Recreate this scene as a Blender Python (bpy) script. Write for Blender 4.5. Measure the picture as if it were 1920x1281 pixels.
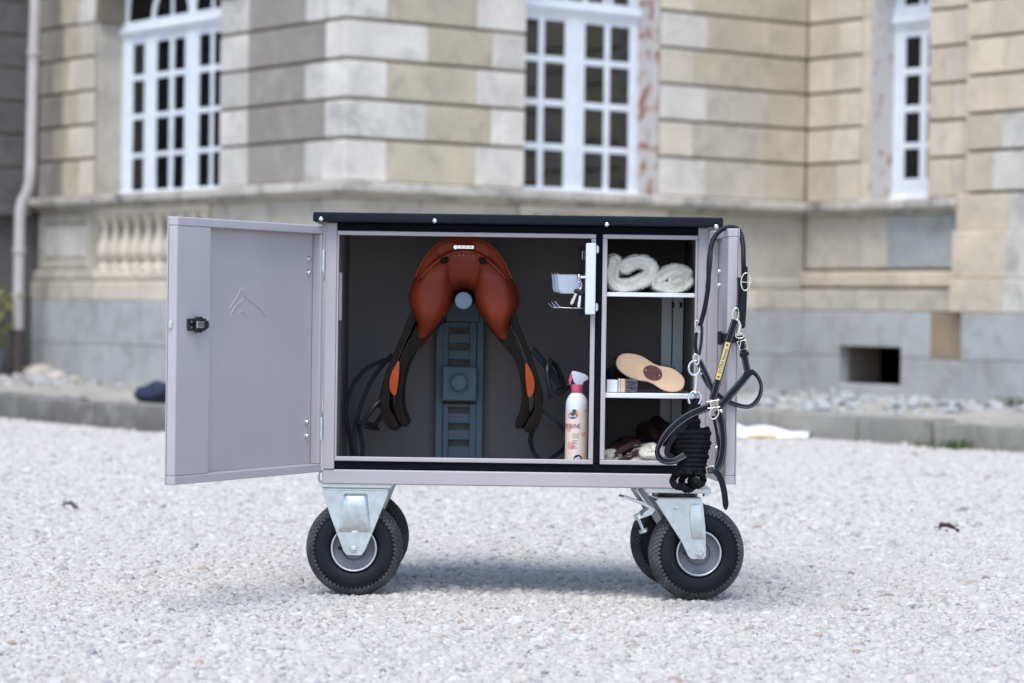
import bpy, bmesh, math, random
import numpy as np
from mathutils import Vector, Matrix
from math import radians, sin, cos, pi
random.seed(7)
rng = np.random.default_rng(11)
for o in list(bpy.data.objects): bpy.data.objects.remove(o)
scene = bpy.context.scene
COL = scene.collection

# ------------------------------------------------------------------ camera
FPX = 4900.0            # focal length in photograph pixels (1920 wide)
CAM_H = 0.777
PITCH = math.atan(60.5 / FPX)
ROLL = 0.014
cam_d = bpy.data.cameras.new('camera')
cam_d.sensor_width = 36.0
cam_d.lens = FPX / 1920 * 36.0
cam_d.clip_end = 1000
cam_d.dof.use_dof = True
cam_d.dof.focus_distance = 6.9
cam_d.dof.aperture_fstop = 3.4
cam = bpy.data.objects.new('camera', cam_d); COL.objects.link(cam)
CR = Matrix.Rotation(pi/2 - PITCH, 3, 'X') @ Matrix.Rotation(ROLL, 3, 'Z')
cam.matrix_world = Matrix.Translation((0, 0, CAM_H)) @ CR.to_4x4()
scene.camera = cam

# ------------------------------------------------------------------ light
SUN_EL, SUN_AZ = radians(65), radians(195)      # azimuth clockwise from +Y: behind the camera, a little left
world = bpy.data.worlds.new('World'); scene.world = world
world.use_nodes = True
wn = world.node_tree.nodes; wl = world.node_tree.links
bg = wn['Background']
sky = wn.new('ShaderNodeTexSky'); sky.sky_type = 'NISHITA'; sky.sun_disc = False
sky.sun_elevation = SUN_EL; sky.sun_rotation = SUN_AZ
sky.air_density = 1.0; sky.dust_density = 1.5; sky.ozone_density = 1.0
hs = wn.new('ShaderNodeHueSaturation'); hs.inputs['Saturation'].default_value = 0.98
wl.new(sky.outputs[0], hs.inputs['Color']); wl.new(hs.outputs[0], bg.inputs['Color'])
bg.inputs['Strength'].default_value = 0.15
sd = bpy.data.lights.new('sun', 'SUN'); sd.energy = 1.5; sd.angle = radians(34); sd.color = (0.945, 0.97, 1.0)
sun = bpy.data.objects.new('sun', sd); COL.objects.link(sun)
sdir = Vector((sin(SUN_AZ)*cos(SUN_EL), cos(SUN_AZ)*cos(SUN_EL), sin(SUN_EL)))
sun.rotation_euler = sdir.to_track_quat('Z', 'Y').to_euler()
sun.location = (0, -5, 12)
scene.view_settings.view_transform = 'Standard'
scene.view_settings.look = 'None'
scene.view_settings.gamma = 1.0
scene.view_settings.exposure = 1.05
scene.render.engine = 'CYCLES'
scene.render.resolution_x, scene.render.resolution_y = 1024, 683

def at(u, v, Y):
    """world point at depth Y seen at photograph pixel (u, v)"""
    d = CR @ Vector(((u - 960) / FPX, -(v - 640.5) / FPX, -1))
    return Vector((0, 0, CAM_H)) + d * (Y / d.y)

# ------------------------------------------------------------------ materials
def nt_of(name):
    m = bpy.data.materials.new(name); m.use_nodes = True
    return m, m.node_tree.nodes, m.node_tree.links, m.node_tree.nodes['Principled BSDF']

def ramp(n, stops):
    r = n.new('ShaderNodeValToRGB')
    while len(r.color_ramp.elements) < len(stops): r.color_ramp.elements.new(0.5)
    for e, (p, c) in zip(r.color_ramp.elements, stops):
        e.position = p; e.color = (*c, 1) if len(c) == 3 else c
    return r

def pmat(name, col, rough=0.5, metal=0.0, var=0.12, scale=30, bump=0.0, bscale=200, rvar=0.12, spec=0.5, coat=0, sheen=0, objvar=0.0):
    m, n, l, b = nt_of(name)
    tc = n.new('ShaderNodeTexCoord')
    nz = n.new('ShaderNodeTexNoise'); nz.inputs['Scale'].default_value = scale; nz.inputs['Detail'].default_value = 6
    l.new(tc.outputs['Object'], nz.inputs['Vector'])
    c0 = [max(0, x*(1-var)) for x in col]; c1 = [min(1, x*(1+var)) for x in col]
    r = ramp(n, [(0.3, c0), (0.7, c1)]); l.new(nz.outputs['Fac'], r.inputs['Fac'])
    out = r.outputs['Color']
    if objvar:
        oi = n.new('ShaderNodeObjectInfo'); mr = n.new('ShaderNodeMapRange')
        mr.inputs['To Min'].default_value = 1-objvar; mr.inputs['To Max'].default_value = 1+objvar
        l.new(oi.outputs['Random'], mr.inputs['Value'])
        h = n.new('ShaderNodeHueSaturation'); l.new(mr.outputs[0], h.inputs['Value']); l.new(out, h.inputs['Color']); out = h.outputs[0]
    l.new(out, b.inputs['Base Color'])
    mr = n.new('ShaderNodeMapRange'); mr.inputs['To Min'].default_value = max(0.02, rough-rvar); mr.inputs['To Max'].default_value = min(1, rough+rvar)
    l.new(nz.outputs['Fac'], mr.inputs['Value']); l.new(mr.outputs[0], b.inputs['Roughness'])
    b.inputs['Metallic'].default_value = metal
    b.inputs['Specular IOR Level'].default_value = spec
    b.inputs['Coat Weight'].default_value = coat
    b.inputs['Sheen Weight'].default_value = sheen
    if bump:
        n2 = n.new('ShaderNodeTexNoise'); n2.inputs['Scale'].default_value = bscale; n2.inputs['Detail'].default_value = 5
        l.new(tc.outputs['Object'], n2.inputs['Vector'])
        bp = n.new('ShaderNodeBump'); bp.inputs['Strength'].default_value = bump; bp.inputs['Distance'].default_value = 0.004
        l.new(n2.outputs['Fac'], bp.inputs['Height']); l.new(bp.outputs[0], b.inputs['Normal'])
    return m

def stone_mat(name, col, stain=(0.16, 0.155, 0.15), amount=0.45, objvar=0.07, bump=0.5):
    """weathered limestone: blotches, grey lichen stains, fine grain"""
    if 'plinth' not in name and 'black' not in name: col = (col[0]*1.06, col[1]*1.01, col[2]*.91)
    m, n, l, b = nt_of(name)
    tc = n.new('ShaderNodeTexCoord'); oi = n.new('ShaderNodeObjectInfo')
    off = n.new('ShaderNodeVectorMath'); off.operation = 'MULTIPLY_ADD'
    comb = n.new('ShaderNodeCombineXYZ')
    for i in range(3): l.new(oi.outputs['Random'], comb.inputs[i])
    l.new(comb.outputs[0], off.inputs[0]); off.inputs[1].default_value = (31, 17, 53); l.new(tc.outputs['Object'], off.inputs[2])
    def noise(s, d=8, dist=0.0):
        z = n.new('ShaderNodeTexNoise'); z.inputs['Scale'].default_value = s; z.inputs['Detail'].default_value = d; z.inputs['Distortion'].default_value = dist
        l.new(off.outputs[0], z.inputs['Vector']); return z
    big, mid, fine = noise(2.2, 5, 0.4), noise(5.5, 10, 0.5), noise(70, 6)
    r1 = ramp(n, [(0.3, [x*0.84 for x in col]), (0.72, [min(1, x*1.12) for x in col])])
    l.new(big.outputs['Fac'], r1.inputs['Fac'])
    r2 = ramp(n, [(0.50, (0, 0, 0)), (0.74, (amount,)*3)])
    l.new(mid.outputs['Fac'], r2.inputs['Fac'])
    mx = n.new('ShaderNodeMix'); mx.data_type = 'RGBA'
    l.new(r2.outputs[0], mx.inputs['Factor']); l.new(r1.outputs[0], mx.inputs['A']); mx.inputs['B'].default_value = (*stain, 1)
    geo = n.new('ShaderNodeNewGeometry'); wz = n.new('ShaderNodeTexNoise'); wz.inputs['Scale'].default_value = 1.3; wz.inputs['Detail'].default_value = 8; wz.inputs['Distortion'].default_value = .6
    mp = n.new('ShaderNodeMapping'); mp.inputs['Scale'].default_value = (1, 1, .55); l.new(geo.outputs['Position'], mp.inputs['Vector']); l.new(mp.outputs[0], wz.inputs['Vector'])
    rw = ramp(n, [(0.42, (0, 0, 0)), (0.70, (.38,)*3)]); l.new(wz.outputs['Fac'], rw.inputs['Fac'])
    mw = n.new('ShaderNodeMix'); mw.data_type = 'RGBA'; l.new(rw.outputs[0], mw.inputs['Factor']); l.new(mx.outputs['Result'], mw.inputs['A']); mw.inputs['B'].default_value = (*[c_*.55+.13 if name != 'blackened_limestone' else c_ for c_ in col], 1); mx = mw
    r3 = ramp(n, [(0.35, (0.86,)*3), (0.65, (1.06,)*3)]); l.new(fine.outputs['Fac'], r3.inputs['Fac'])
    m2 = n.new('ShaderNodeMix'); m2.data_type = 'RGBA'; m2.blend_type = 'MULTIPLY'; m2.inputs['Factor'].default_value = 1
    l.new(mx.outputs['Result'], m2.inputs['A']); l.new(r3.outputs[0], m2.inputs['B'])
    mr = n.new('ShaderNodeMapRange'); mr.inputs['To Min'].default_value = 1-objvar; mr.inputs['To Max'].default_value = 1+objvar
    l.new(oi.outputs['Random'], mr.inputs['Value'])
    h = n.new('ShaderNodeHueSaturation'); l.new(mr.outputs[0], h.inputs['Value']); l.new(m2.outputs['Result'], h.inputs['Color'])
    l.new(h.outputs[0], b.inputs['Base Color']); b.inputs['Roughness'].default_value = 0.9
    b.inputs['Specular IOR Level'].default_value = 0.25
    bp = n.new('ShaderNodeBump'); bp.inputs['Strength'].default_value = bump; bp.inputs['Distance'].default_value = 0.01
    l.new(mid.outputs['Fac'], bp.inputs['Height']); l.new(bp.outputs[0], b.inputs['Normal'])
    return m

M = {}
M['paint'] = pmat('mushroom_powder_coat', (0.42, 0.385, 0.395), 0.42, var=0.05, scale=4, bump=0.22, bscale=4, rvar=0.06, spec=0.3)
M['paint_in_shade'] = pmat('mushroom_powder_coat_shade_darkened', (0.20, 0.18, 0.178), 0.6, var=0.05, scale=5, bump=0.06, bscale=900, spec=0.3)  # darker copy of the cart paint: the cabinet's inner shade is in the colour
M['seal'] = pmat('black_foam_seal', (0.006, 0.007, 0.011), 0.8, var=0.2, scale=80, bump=0.2, bscale=700, spec=0.08)
M['lid'] = pmat('black_lid_board', (0.008, 0.010, 0.016), 0.45, var=0.2, scale=40, bump=0.12, bscale=600, spec=0.14)
M['galv'] = pmat('galvanised_steel', (0.66, 0.70, 0.72), 0.36, 1.0, var=0.10, scale=45, bump=0.05, bscale=300, rvar=0.14)
M['zinc'] = pmat('dull_zinc', (0.55, 0.59, 0.62), 0.45, 0.35, var=0.08, scale=20)
M['steel'] = pmat('bright_steel', (0.72, 0.73, 0.75), 0.22, 1.0, var=0.08, scale=60)
M['alu'] = pmat('aluminium_edge', (0.80, 0.81, 0.83), 0.35, 0.6, var=0.05, scale=60)
M['rubber'] = pmat('black_tyre_rubber', (0.010, 0.011, 0.015), 0.55, var=0.3, scale=14, bump=0.15, bscale=160, spec=0.2)
M['tread'] = pmat('dusty_tread_rubber', (0.070, 0.070, 0.072), 0.9, var=0.5, scale=25, bump=0.2, bscale=300)
M['rim'] = pmat('grey_rim_paint', (0.17, 0.172, 0.19), 0.5, 0.2, var=0.18, scale=30)
M['rim_edge'] = pmat('silver_rim_edge', (0.55, 0.56, 0.58), 0.4, 0.7, var=0.1, scale=40)
M['rack'] = pmat('blue_grey_plastic', (0.135, 0.185, 0.225), 0.55, var=0.06, scale=20, bump=0.08, bscale=500, spec=0.2)
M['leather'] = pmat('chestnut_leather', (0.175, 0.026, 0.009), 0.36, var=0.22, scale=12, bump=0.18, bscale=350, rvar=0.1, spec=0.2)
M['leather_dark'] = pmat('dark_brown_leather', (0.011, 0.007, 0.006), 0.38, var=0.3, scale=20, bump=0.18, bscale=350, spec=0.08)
M['orange'] = pmat('orange_leather_block', (0.32, 0.055, 0.014), 0.5, var=0.12, scale=20, bump=0.1, spec=0.15)
M['strap'] = pmat('black_bridle_leather', (0.007, 0.009, 0.014), 0.42, var=0.25, scale=40, bump=0.15, bscale=500, spec=0.16)
M['strap_edge'] = pmat('pale_thread', (0.30, 0.30, 0.31), 0.8)
M['thread_dark'] = pmat('brown_thread', (0.09, 0.075, 0.065), 0.8)
M['brass'] = pmat('pale_brass', (0.76, 0.70, 0.58), 0.3, 1.0, var=0.1, scale=50)
M['goldplate'] = pmat('gold_name_plate', (0.70, 0.53, 0.22), 0.35, 0.6, var=0.08, scale=50)
M['ink'] = pmat('dark_ink', (0.012, 0.012, 0.014), 0.6)
M['rope'] = pmat('black_rope', (0.010, 0.010, 0.012), 0.85, var=0.35, scale=90, bump=0.5, bscale=500, spec=0.08)
M['plastic_black'] = pmat('black_plastic', (0.014, 0.015, 0.018), 0.4, var=0.2, scale=30, spec=0.28)
M['white_plastic'] = pmat('white_plastic', (0.62, 0.65, 0.70), 0.35, var=0.03)
M['bottle'] = pmat('translucent_white_plastic', (0.72, 0.75, 0.80), 0.25, var=0.03)
M['pink'] = pmat('pink_plastic', (0.55, 0.10, 0.19), 0.35, var=0.05)
M['fleece'] = pmat('cream_sheepskin', (0.83, 0.79, 0.69), 0.95, var=0.1, scale=60, bump=0.8, bscale=160, sheen=0.3)
M['wood'] = pmat('pale_beech_wood', (0.60, 0.40, 0.26), 0.55, var=0.10, scale=14, bump=0.05, bscale=100)
M['badge'] = pmat('burgundy_brown_leather', (0.10, 0.035, 0.028), 0.5, var=0.2, spec=0.3)
M['bristle'] = pmat('black_bristle', (0.012, 0.011, 0.012), 0.7, var=0.3, spec=0.08)
M['bristle_grey'] = pmat('grey_bristle', (0.15, 0.15, 0.16), 0.7, var=0.4, scale=120)
M['burgundy'] = pmat('burgundy_neoprene', (0.024, 0.006, 0.008), 0.7, var=0.3, scale=60, bump=0.2, spec=0.3)
M['hook'] = pmat('pale_blue_plastic', (0.36, 0.41, 0.48), 0.3, var=0.04)
M['key'] = pmat('nickel_key', (0.62, 0.58, 0.52), 0.35, 0.9, var=0.1)
M['white_paint'] = pmat('white_window_paint', (0.74, 0.76, 0.80), 0.45, var=0.06, scale=8)
M['navy'] = pmat('navy_cloth', (0.010, 0.014, 0.035), 0.85, var=0.3, scale=20, bump=0.4, bscale=60)
M['white_cloth'] = pmat('white_plastic_sheet', (0.78, 0.78, 0.76), 0.6, var=0.06, bump=0.3, bscale=40)
M['yellow'] = pmat('yellow_hem', (0.55, 0.42, 0.10), 0.7)
M['leaf_dead'] = pmat('dead_leaf', (0.075, 0.04, 0.032), 0.8, var=0.3)
M['leaf_grey'] = pmat('dry_grey_leaf', (0.24, 0.21, 0.18), 0.8, var=0.3)
M['leaf'] = pmat('yellow_green_leaf', (0.20, 0.20, 0.03), 0.6, var=0.4, scale=10, objvar=0.2)
M['grass'] = pmat('weed_green', (0.07, 0.10, 0.03), 0.7, var=0.4, scale=10)
M['pot'] = pmat('blue_grey_glazed_pot', (0.15, 0.18, 0.22), 0.4, var=0.2)
M['soil'] = pmat('dark_soil', (0.05, 0.04, 0.03), 0.95, var=0.3)
M['pipe'] = pmat('cream_zinc_pipe', (0.46, 0.42, 0.40), 0.6, var=0.15, scale=5)
M['pipe_dark'] = pmat('brown_cast_iron', (0.07, 0.05, 0.045), 0.75, var=0.3, scale=12)
M['s_white'] = stone_mat('pale_limestone', (0.62, 0.60, 0.59), amount=0.3)
M['s_quoin'] = stone_mat('grey_stained_pale_limestone', (0.56, 0.55, 0.54), amount=0.6)
M['s_cream'] = stone_mat('cream_limestone', (0.60, 0.55, 0.49), amount=0.25)
M['s_beige'] = stone_mat('beige_limestone', (0.48, 0.435, 0.355), amount=0.35)
M['s_grey'] = stone_mat('grey_weathered_limestone', (0.27, 0.25, 0.235), stain=(.45,.43,.41), amount=0.35)
M['s_peach'] = stone_mat('peach_limestone', (0.57, 0.505, 0.43), amount=0.3)
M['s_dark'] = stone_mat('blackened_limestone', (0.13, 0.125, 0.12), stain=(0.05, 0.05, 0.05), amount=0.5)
M['s_plinth'] = stone_mat('blue_grey_plinth_stone', (0.40, 0.405, 0.40), amount=0.5, stain=(0.20, 0.17, 0.13))
M['s_cornice'] = stone_mat('lichen_spotted_cornice_stone', (0.50, 0.48, 0.46), stain=(0.11, 0.115, 0.12), amount=0.85)
M['s_dado'] = stone_mat('grey_cream_dado_stone', (0.47, 0.44, 0.40), amount=0.45)
M['s_rust'] = stone_mat('rust_stained_stone', (0.28, 0.225, 0.16), amount=0.5)
M['s_kerb'] = stone_mat('dark_mossy_kerb_stone', (0.14, 0.135, 0.13), stain=(0.32, 0.31, 0.29), amount=0.6, bump=0.9)
M['s_kerb_pale'] = stone_mat('pale_worn_kerb_stone', (0.27, 0.265, 0.25), stain=(0.14, 0.14, 0.12), amount=0.7, bump=0.9)
M['mortar'] = stone_mat('dirty_mortar', (0.16, 0.135, 0.105), amount=0.3)
M['terrace'] = stone_mat('rubble_terrace', (0.30, 0.29, 0.27), stain=(0.12, 0.12, 0.10), amount=0.8, bump=1.0)
M['room'] = pmat('dark_room', (0.05, 0.045, 0.04), 0.9)
M['vent_wood'] = pmat('grey_vent_board', (0.16, 0.17, 0.18), 0.8)

def reveal_mat(name='peeling_white_render_over_brick', d=0.0):
    m, n, l, b = nt_of(name)
    tc = n.new('ShaderNodeTexCoord'); z = n.new('ShaderNodeTexNoise'); z.inputs['Scale'].default_value = 9; z.inputs['Roughness'].default_value = .65; z.inputs['Detail'].default_value = 9
    l.new(tc.outputs['Object'], z.inputs['Vector'])
    r = ramp(n, [(0.49+d, (0.54, 0.51, 0.49)), (0.53+d, (0.46, 0.38, 0.33)), (0.59+d, (0.31, 0.14, 0.09))]); l.new(z.outputs['Fac'], r.inputs['Fac'])
    l.new(r.outputs[0], b.inputs['Base Color']); b.inputs['Roughness'].default_value = 0.9
    return m
M['reveal'] = reveal_mat(); M['reveal_faint'] = reveal_mat('faintly_peeling_white_render', 0.055)

def glass_mat():
    m, n, l, b = nt_of('old_window_glass')
    n.remove(b); out = n['Material Output']
    tr = n.new('ShaderNodeBsdfTransparent'); tr.inputs[0].default_value = (0.75, 0.78, 0.76, 1)
    gl = n.new('ShaderNodeBsdfGlossy'); gl.inputs['Roughness'].default_value = 0.03
    lw = n.new('ShaderNodeFresnel'); lw.inputs['IOR'].default_value = 1.5
    mx = n.new('ShaderNodeMixShader'); l.new(lw.outputs[0], mx.inputs[0]); l.new(tr.outputs[0], mx.inputs[1]); l.new(gl.outputs[0], mx.inputs[2])
    l.new(mx.outputs[0], out.inputs['Surface'])
    return m
M['glass'] = glass_mat()

def label_mat():
    m, n, l, b = nt_of('cream_label_with_pink_bubbles')
    tc = n.new('ShaderNodeTexCoord'); v = n.new('ShaderNodeTexVoronoi'); v.inputs['Scale'].default_value = 24; v.inputs['Randomness'].default_value = 1
    l.new(tc.outputs['Object'], v.inputs['Vector'])
    r = ramp(n, [(0.0, (0.75, 0.33, 0.29)), (0.27, (0.75, 0.38, 0.33)), (0.29, (0.80, 0.64, 0.55))]); l.new(v.outputs['Distance'], r.inputs['Fac'])
    l.new(r.outputs[0], b.inputs['Base Color']); b.inputs['Roughness'].default_value = 0.4
    return m
M['label'] = label_mat()

def pebble_mat():
    m, n, l, b = nt_of('mixed_pale_pebble')
    oi = n.new('ShaderNodeObjectInfo')
    r = ramp(n, [(0.0, (0.423, 0.395, 0.357)), (0.2, (0.488, 0.458, 0.419)), (0.4, (0.382, 0.352, 0.314)), (0.6, (0.537, 0.509, 0.466)),
                 (0.76, (0.440, 0.399, 0.357)), (0.90, (0.488, 0.445, 0.405)), (0.955, (0.327, 0.297, 0.259)), (0.978, (0.310, 0.313, 0.320)), (0.990, (0.358, 0.259, 0.196)), (0.996, (0.211, 0.204, 0.196))])
    l.new(oi.outputs['Random'], r.inputs['Fac'])
    tc = n.new('ShaderNodeTexCoord'); z = n.new('ShaderNodeTexNoise'); z.inputs['Scale'].default_value = 1.5; z.inputs['Detail'].default_value = 5
    l.new(tc.outputs['Object'], z.inputs['Vector'])
    r3 = ramp(n, [(0.3, (0.84,)*3), (0.7, (1.05,)*3)]); l.new(z.outputs['Fac'], r3.inputs['Fac'])
    m2 = n.new('ShaderNodeMix'); m2.data_type = 'RGBA'; m2.blend_type = 'MULTIPLY'; m2.inputs['Factor'].default_value = 1
    l.new(r.outputs[0], m2.inputs['A']); l.new(r3.outputs[0], m2.inputs['B']); l.new(m2.outputs['Result'], b.inputs['Base Color'])
    b.inputs['Roughness'].default_value = 0.75; b.inputs['Specular IOR Level'].default_value = 0.3
    return m
M['pebble'] = pebble_mat()

def ground_mat():
    m, n, l, b = nt_of('gravel_ground')
    tc = n.new('ShaderNodeTexCoord'); v = n.new('ShaderNodeTexVoronoi'); v.inputs['Scale'].default_value = 75
    l.new(tc.outputs['Object'], v.inputs['Vector'])
    r = ramp(n, [(0.0, (0.38, 0.36, 0.34)), (0.35, (0.45, 0.43, 0.42)), (0.7, (0.33, 0.31, 0.29)), (1.0, (0.46, 0.45, 0.44))])
    sx = n.new('ShaderNodeSeparateColor'); l.new(v.outputs['Color'], sx.inputs[0]); l.new(sx.outputs[0], r.inputs['Fac'])
    l.new(r.outputs[0], b.inputs['Base Color']); b.inputs['Roughness'].default_value = 0.9
    bp = n.new('ShaderNodeBump'); bp.invert = True; bp.inputs['Distance'].default_value = 0.008; bp.inputs['Strength'].default_value = 0.8
    l.new(v.outputs['Distance'], bp.inputs['Height']); l.new(bp.outputs[0], b.inputs['Normal'])
    return m
M['ground'] = ground_mat()

# ------------------------------------------------------------------ mesh helpers
def catmull(pts, n=8, closed=False):
    P = [Vector(p) for p in pts]; out = []
    N = len(P); rngN = N if closed else N-1
    for i in range(rngN):
        if closed: p0, p1, p2, p3 = P[i-1], P[i], P[(i+1) % N], P[(i+2) % N]
        else: p0, p1, p2, p3 = P[max(i-1, 0)], P[i], P[i+1], P[min(i+2, N-1)]
        for k in range(n):
            t = k/n
            out.append(0.5*((2*p1) + (p2-p0)*t + (2*p0-5*p1+4*p2-p3)*t*t + (3*p1-p0-3*p2+p3)*t**3))
    if not closed: out.append(P[-1].copy())
    return out

class MB:
    def __init__(s): s.v = []; s.f = []; s.m = []; s.mi = 0
    def add(s, vs, fs):
        o = len(s.v); s.v += [tuple(p) for p in vs]; s.f += [tuple(i+o for i in f) for f in fs]; s.m += [s.mi]*len(fs); return s
    def box(s, x0, x1, y0, y1, z0, z1, bev=0.0, mat=None, seg=1):
        bm = bmesh.new(); bmesh.ops.create_cube(bm, size=1)
        for v in bm.verts: v.co = ((x0+x1)/2 + v.co.x*(x1-x0), (y0+y1)/2 + v.co.y*(y1-y0), (z0+z1)/2 + v.co.z*(z1-z0))
        return s._bm(bm, bev, seg, mat)
    def _bm(s, bm, bev, seg, mat=None):
        if bev > 0: bmesh.ops.bevel(bm, geom=list(bm.edges), offset=bev, segments=seg, affect='EDGES', profile=0.6, clamp_overlap=True)
        if mat is not None: bm.transform(mat)
        bm.verts.index_update()
        s.add([v.co.copy() for v in bm.verts], [[v.index for v in f.verts] for f in bm.faces]); bm.free(); return s
    def prism(s, poly, ext, bev=0.0, seg=1, mat=None):
        """closed polygon of 3D points extruded by vector ext"""
        bm = bmesh.new(); e = Vector(ext); n = len(poly)
        a = [bm.verts.new(p) for p in poly]; b = [bm.verts.new(Vector(p)+e) for p in poly]
        bm.faces.new(a[::-1]); bm.faces.new(b)
        for i in range(n): bm.faces.new((a[i], a[(i+1) % n], b[(i+1) % n], b[i]))
        bmesh.ops.recalc_face_normals(bm, faces=bm.faces)
        if bev > 0:
            ed = [x for x in bm.edges if len(x.link_faces) == 2 and x.calc_face_angle(0) > 0.7]
            bmesh.ops.bevel(bm, geom=ed, offset=bev, segments=seg, affect='EDGES', profile=0.6, clamp_overlap=True)
        return s._bm(bm, 0, 1, mat)
    def tube(s, path, r, n=10, closed=False, twist=0, lobes=0, amp=0.0):
        P = [Vector(p) for p in path]; N = len(P); rings = []
        up = None; L = 0
        for i, p in enumerate(P):
            if closed: t = P[(i+1) % N] - P[i-1]
            else: t = P[min(i+1, N-1)] - P[max(i-1, 0)]
            t.normalize()
            if up is None:
                up = Vector((0, 0, 1)) if abs(t.z) < 0.9 else Vector((1, 0, 0))
            x = up - t*up.dot(t)
            if x.length < 1e-6: x = t.orthogonal()
            x.normalize(); up = x; y = t.cross(x)
            if i: L += (p-P[i-1]).length
            rr = r(i/(N-1)) if callable(r) else r
            ring = []
            for k in range(n):
                a = 2*pi*k/n; q = rr*(1+amp*cos(lobes*a - twist*L)) if lobes else rr
                ring.append(p + (x*cos(a) + y*sin(a))*q)
            rings.append(ring)
        vs = [q for R in rings for q in R]; fs = []
        for i in range(N if closed else N-1):
            j = (i+1) % N
            for k in range(n): fs.append((i*n+k, i*n+(k+1) % n, j*n+(k+1) % n, j*n+k))
        if not closed: fs.append(tuple(range(n))[::-1]); fs.append(tuple((N-1)*n+k for k in range(n)))
        return s.add(vs, fs)
    def ribbon(s, path, w, th, nrm=(0, -1, 0), smooth=6):
        """flat strap with rounded edges; nrm: direction(s) its flat side faces"""
        single = not isinstance(nrm, list)
        P = catmull(path, smooth) if smooth else [Vector(p) for p in path]; N = len(P)
        if not single: NN = catmull(nrm, smooth) if smooth else [Vector(q) for q in nrm]
        vs = []; fs = []
        prof = [(-.5, -.25), (-.5, .25), (-.42, .5), (.42, .5), (.5, .25), (.5, -.25), (.42, -.5), (-.42, -.5)]
        for i, p in enumerate(P):
            t = (P[min(i+1, N-1)] - P[max(i-1, 0)]).normalized()
            nn = Vector(nrm) if single else NN[i]
            d = nn.cross(t)
            if d.length < 1e-5: d = t.orthogonal()
            d.normalize(); q = t.cross(d).normalized()
            ww = w(i/(N-1)) if callable(w) else w
            for a, b_ in prof: vs.append(p + d*a*ww + q*b_*th)
        for i in range(N-1):
            for k in range(8): fs.append((i*8+k, i*8+(k+1) % 8, (i+1)*8+(k+1) % 8, (i+1)*8+k))
        fs.append(tuple(range(8))[::-1]); fs.append(tuple((N-1)*8+k for k in range(8)))
        return s.add(vs, fs)
    def lathe(s, prof, mat, n=32, closed_profile=False):
        """prof [(r, h)] spun about local Z, placed by mat"""
        vs = []; fs = []; m = len(prof)
        for i in range(n):
            a = 2*pi*i/n
            for r, h in prof: vs.append(mat @ Vector((r*cos(a), r*sin(a), h)))
        for i in range(n):
            j = (i+1) % n
            for k in range(m if closed_profile else m-1):
                k2 = (k+1) % m
                fs.append((i*m+k, j*m+k, j*m+k2, i*m+k2))
        if not closed_profile:
            if prof[0][0] > 1e-5: fs.append(tuple(i*m for i in range(n))[::-1])
            if prof[-1][0] > 1e-5: fs.append(tuple(i*m+m-1 for i in range(n)))
        return s.add(vs, fs)
    def cyl(s, p0, p1, r, n=20, bev=0.0):
        p0, p1 = Vector(p0), Vector(p1); h = (p1-p0).length
        mat = Matrix.Translation(p0) @ (p1-p0).to_track_quat('Z', 'Y').to_matrix().to_4x4()
        b = bev
        prof = [(0, 0), (r-b, 0), (r, b), (r, h-b), (r-b, h), (0, h)] if b else [(0, 0), (r, 0), (r, h), (0, h)]
        return s.lathe(prof, mat, n)
    def ball(s, c, r, n=16, sc=(1, 1, 1)):
        prof = [(max(0, sin(pi*i/(n//2)))*1, -cos(pi*i/(n//2))) for i in range(n//2+1)]
        return s.lathe(prof, Matrix.Translation(c) @ Matrix.Diagonal((r*sc[0], r*sc[1], r*sc[2], 1)), n)
    def ringt(s, c, rx, rz, r, nrm=(0, -1, 0), n=24, ang=0):
        """torus-like oval ring facing nrm"""
        nn = Vector(nrm).normalized(); up = Vector((0, 0, 1)); x = up.cross(nn).normalized()*-1; z = nn.cross(x)*-1
        c = Vector(c); path = []
        for k in range(n):
            a = 2*pi*k/n; px, pz = rx*cos(a), rz*sin(a)
            qx, qz = px*cos(ang)-pz*sin(ang), px*sin(ang)+pz*cos(ang)
            path.append(c + x*qx + z*qz)
        return s.tube(path, r, 8, closed=True)
    def build(s, name, mats, parent=None, origin=(0, 0, 0), sharp=35, kind=None, label=None):
        me = bpy.data.meshes.new(name); o3 = Vector(origin)
        me.from_pydata([Vector(p)-o3 for p in s.v], [], s.f)
        me.validate()
        bm = bmesh.new(); bm.from_mesh(me)
        bmesh.ops.remove_doubles(bm, verts=bm.verts, dist=1e-6)
        bmesh.ops.recalc_face_normals(bm, faces=bm.faces)
        bm.to_mesh(me); bm.free()
        mats = mats if isinstance(mats, (list, tuple)) else [mats]
        for q in mats: me.materials.append(M[q] if isinstance(q, str) else q)
        if len(mats) > 1 and len(me.polygons) == len(s.m):
            me.polygons.foreach_set('material_index', s.m)
        me.polygons.foreach_set('use_smooth', [True]*len(me.polygons))
        me.set_sharp_from_angle(angle=radians(sharp))
        ob = bpy.data.objects.new(name, me); COL.objects.link(ob)
        if parent is not None: ob.parent = parent
        if kind: ob['kind'] = kind
        if label: ob['label'] = label
        return ob

def thing(name, label, cat, loc=(0, 0, 0), rotz=0.0, group=None):
    o = bpy.data.objects.new(name, None); COL.objects.link(o)
    o.location = loc; o.rotation_euler = (0, 0, rotz); o.empty_display_size = 0.05
    o['label'] = label; o['category'] = cat
    if group: o['group'] = group
    return o
def tag(o, label, cat, group=None):
    o['label'] = label; o['category'] = cat
    if group: o['group'] = group
    return o
def struct(o): o['kind'] = 'structure'; return o

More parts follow.
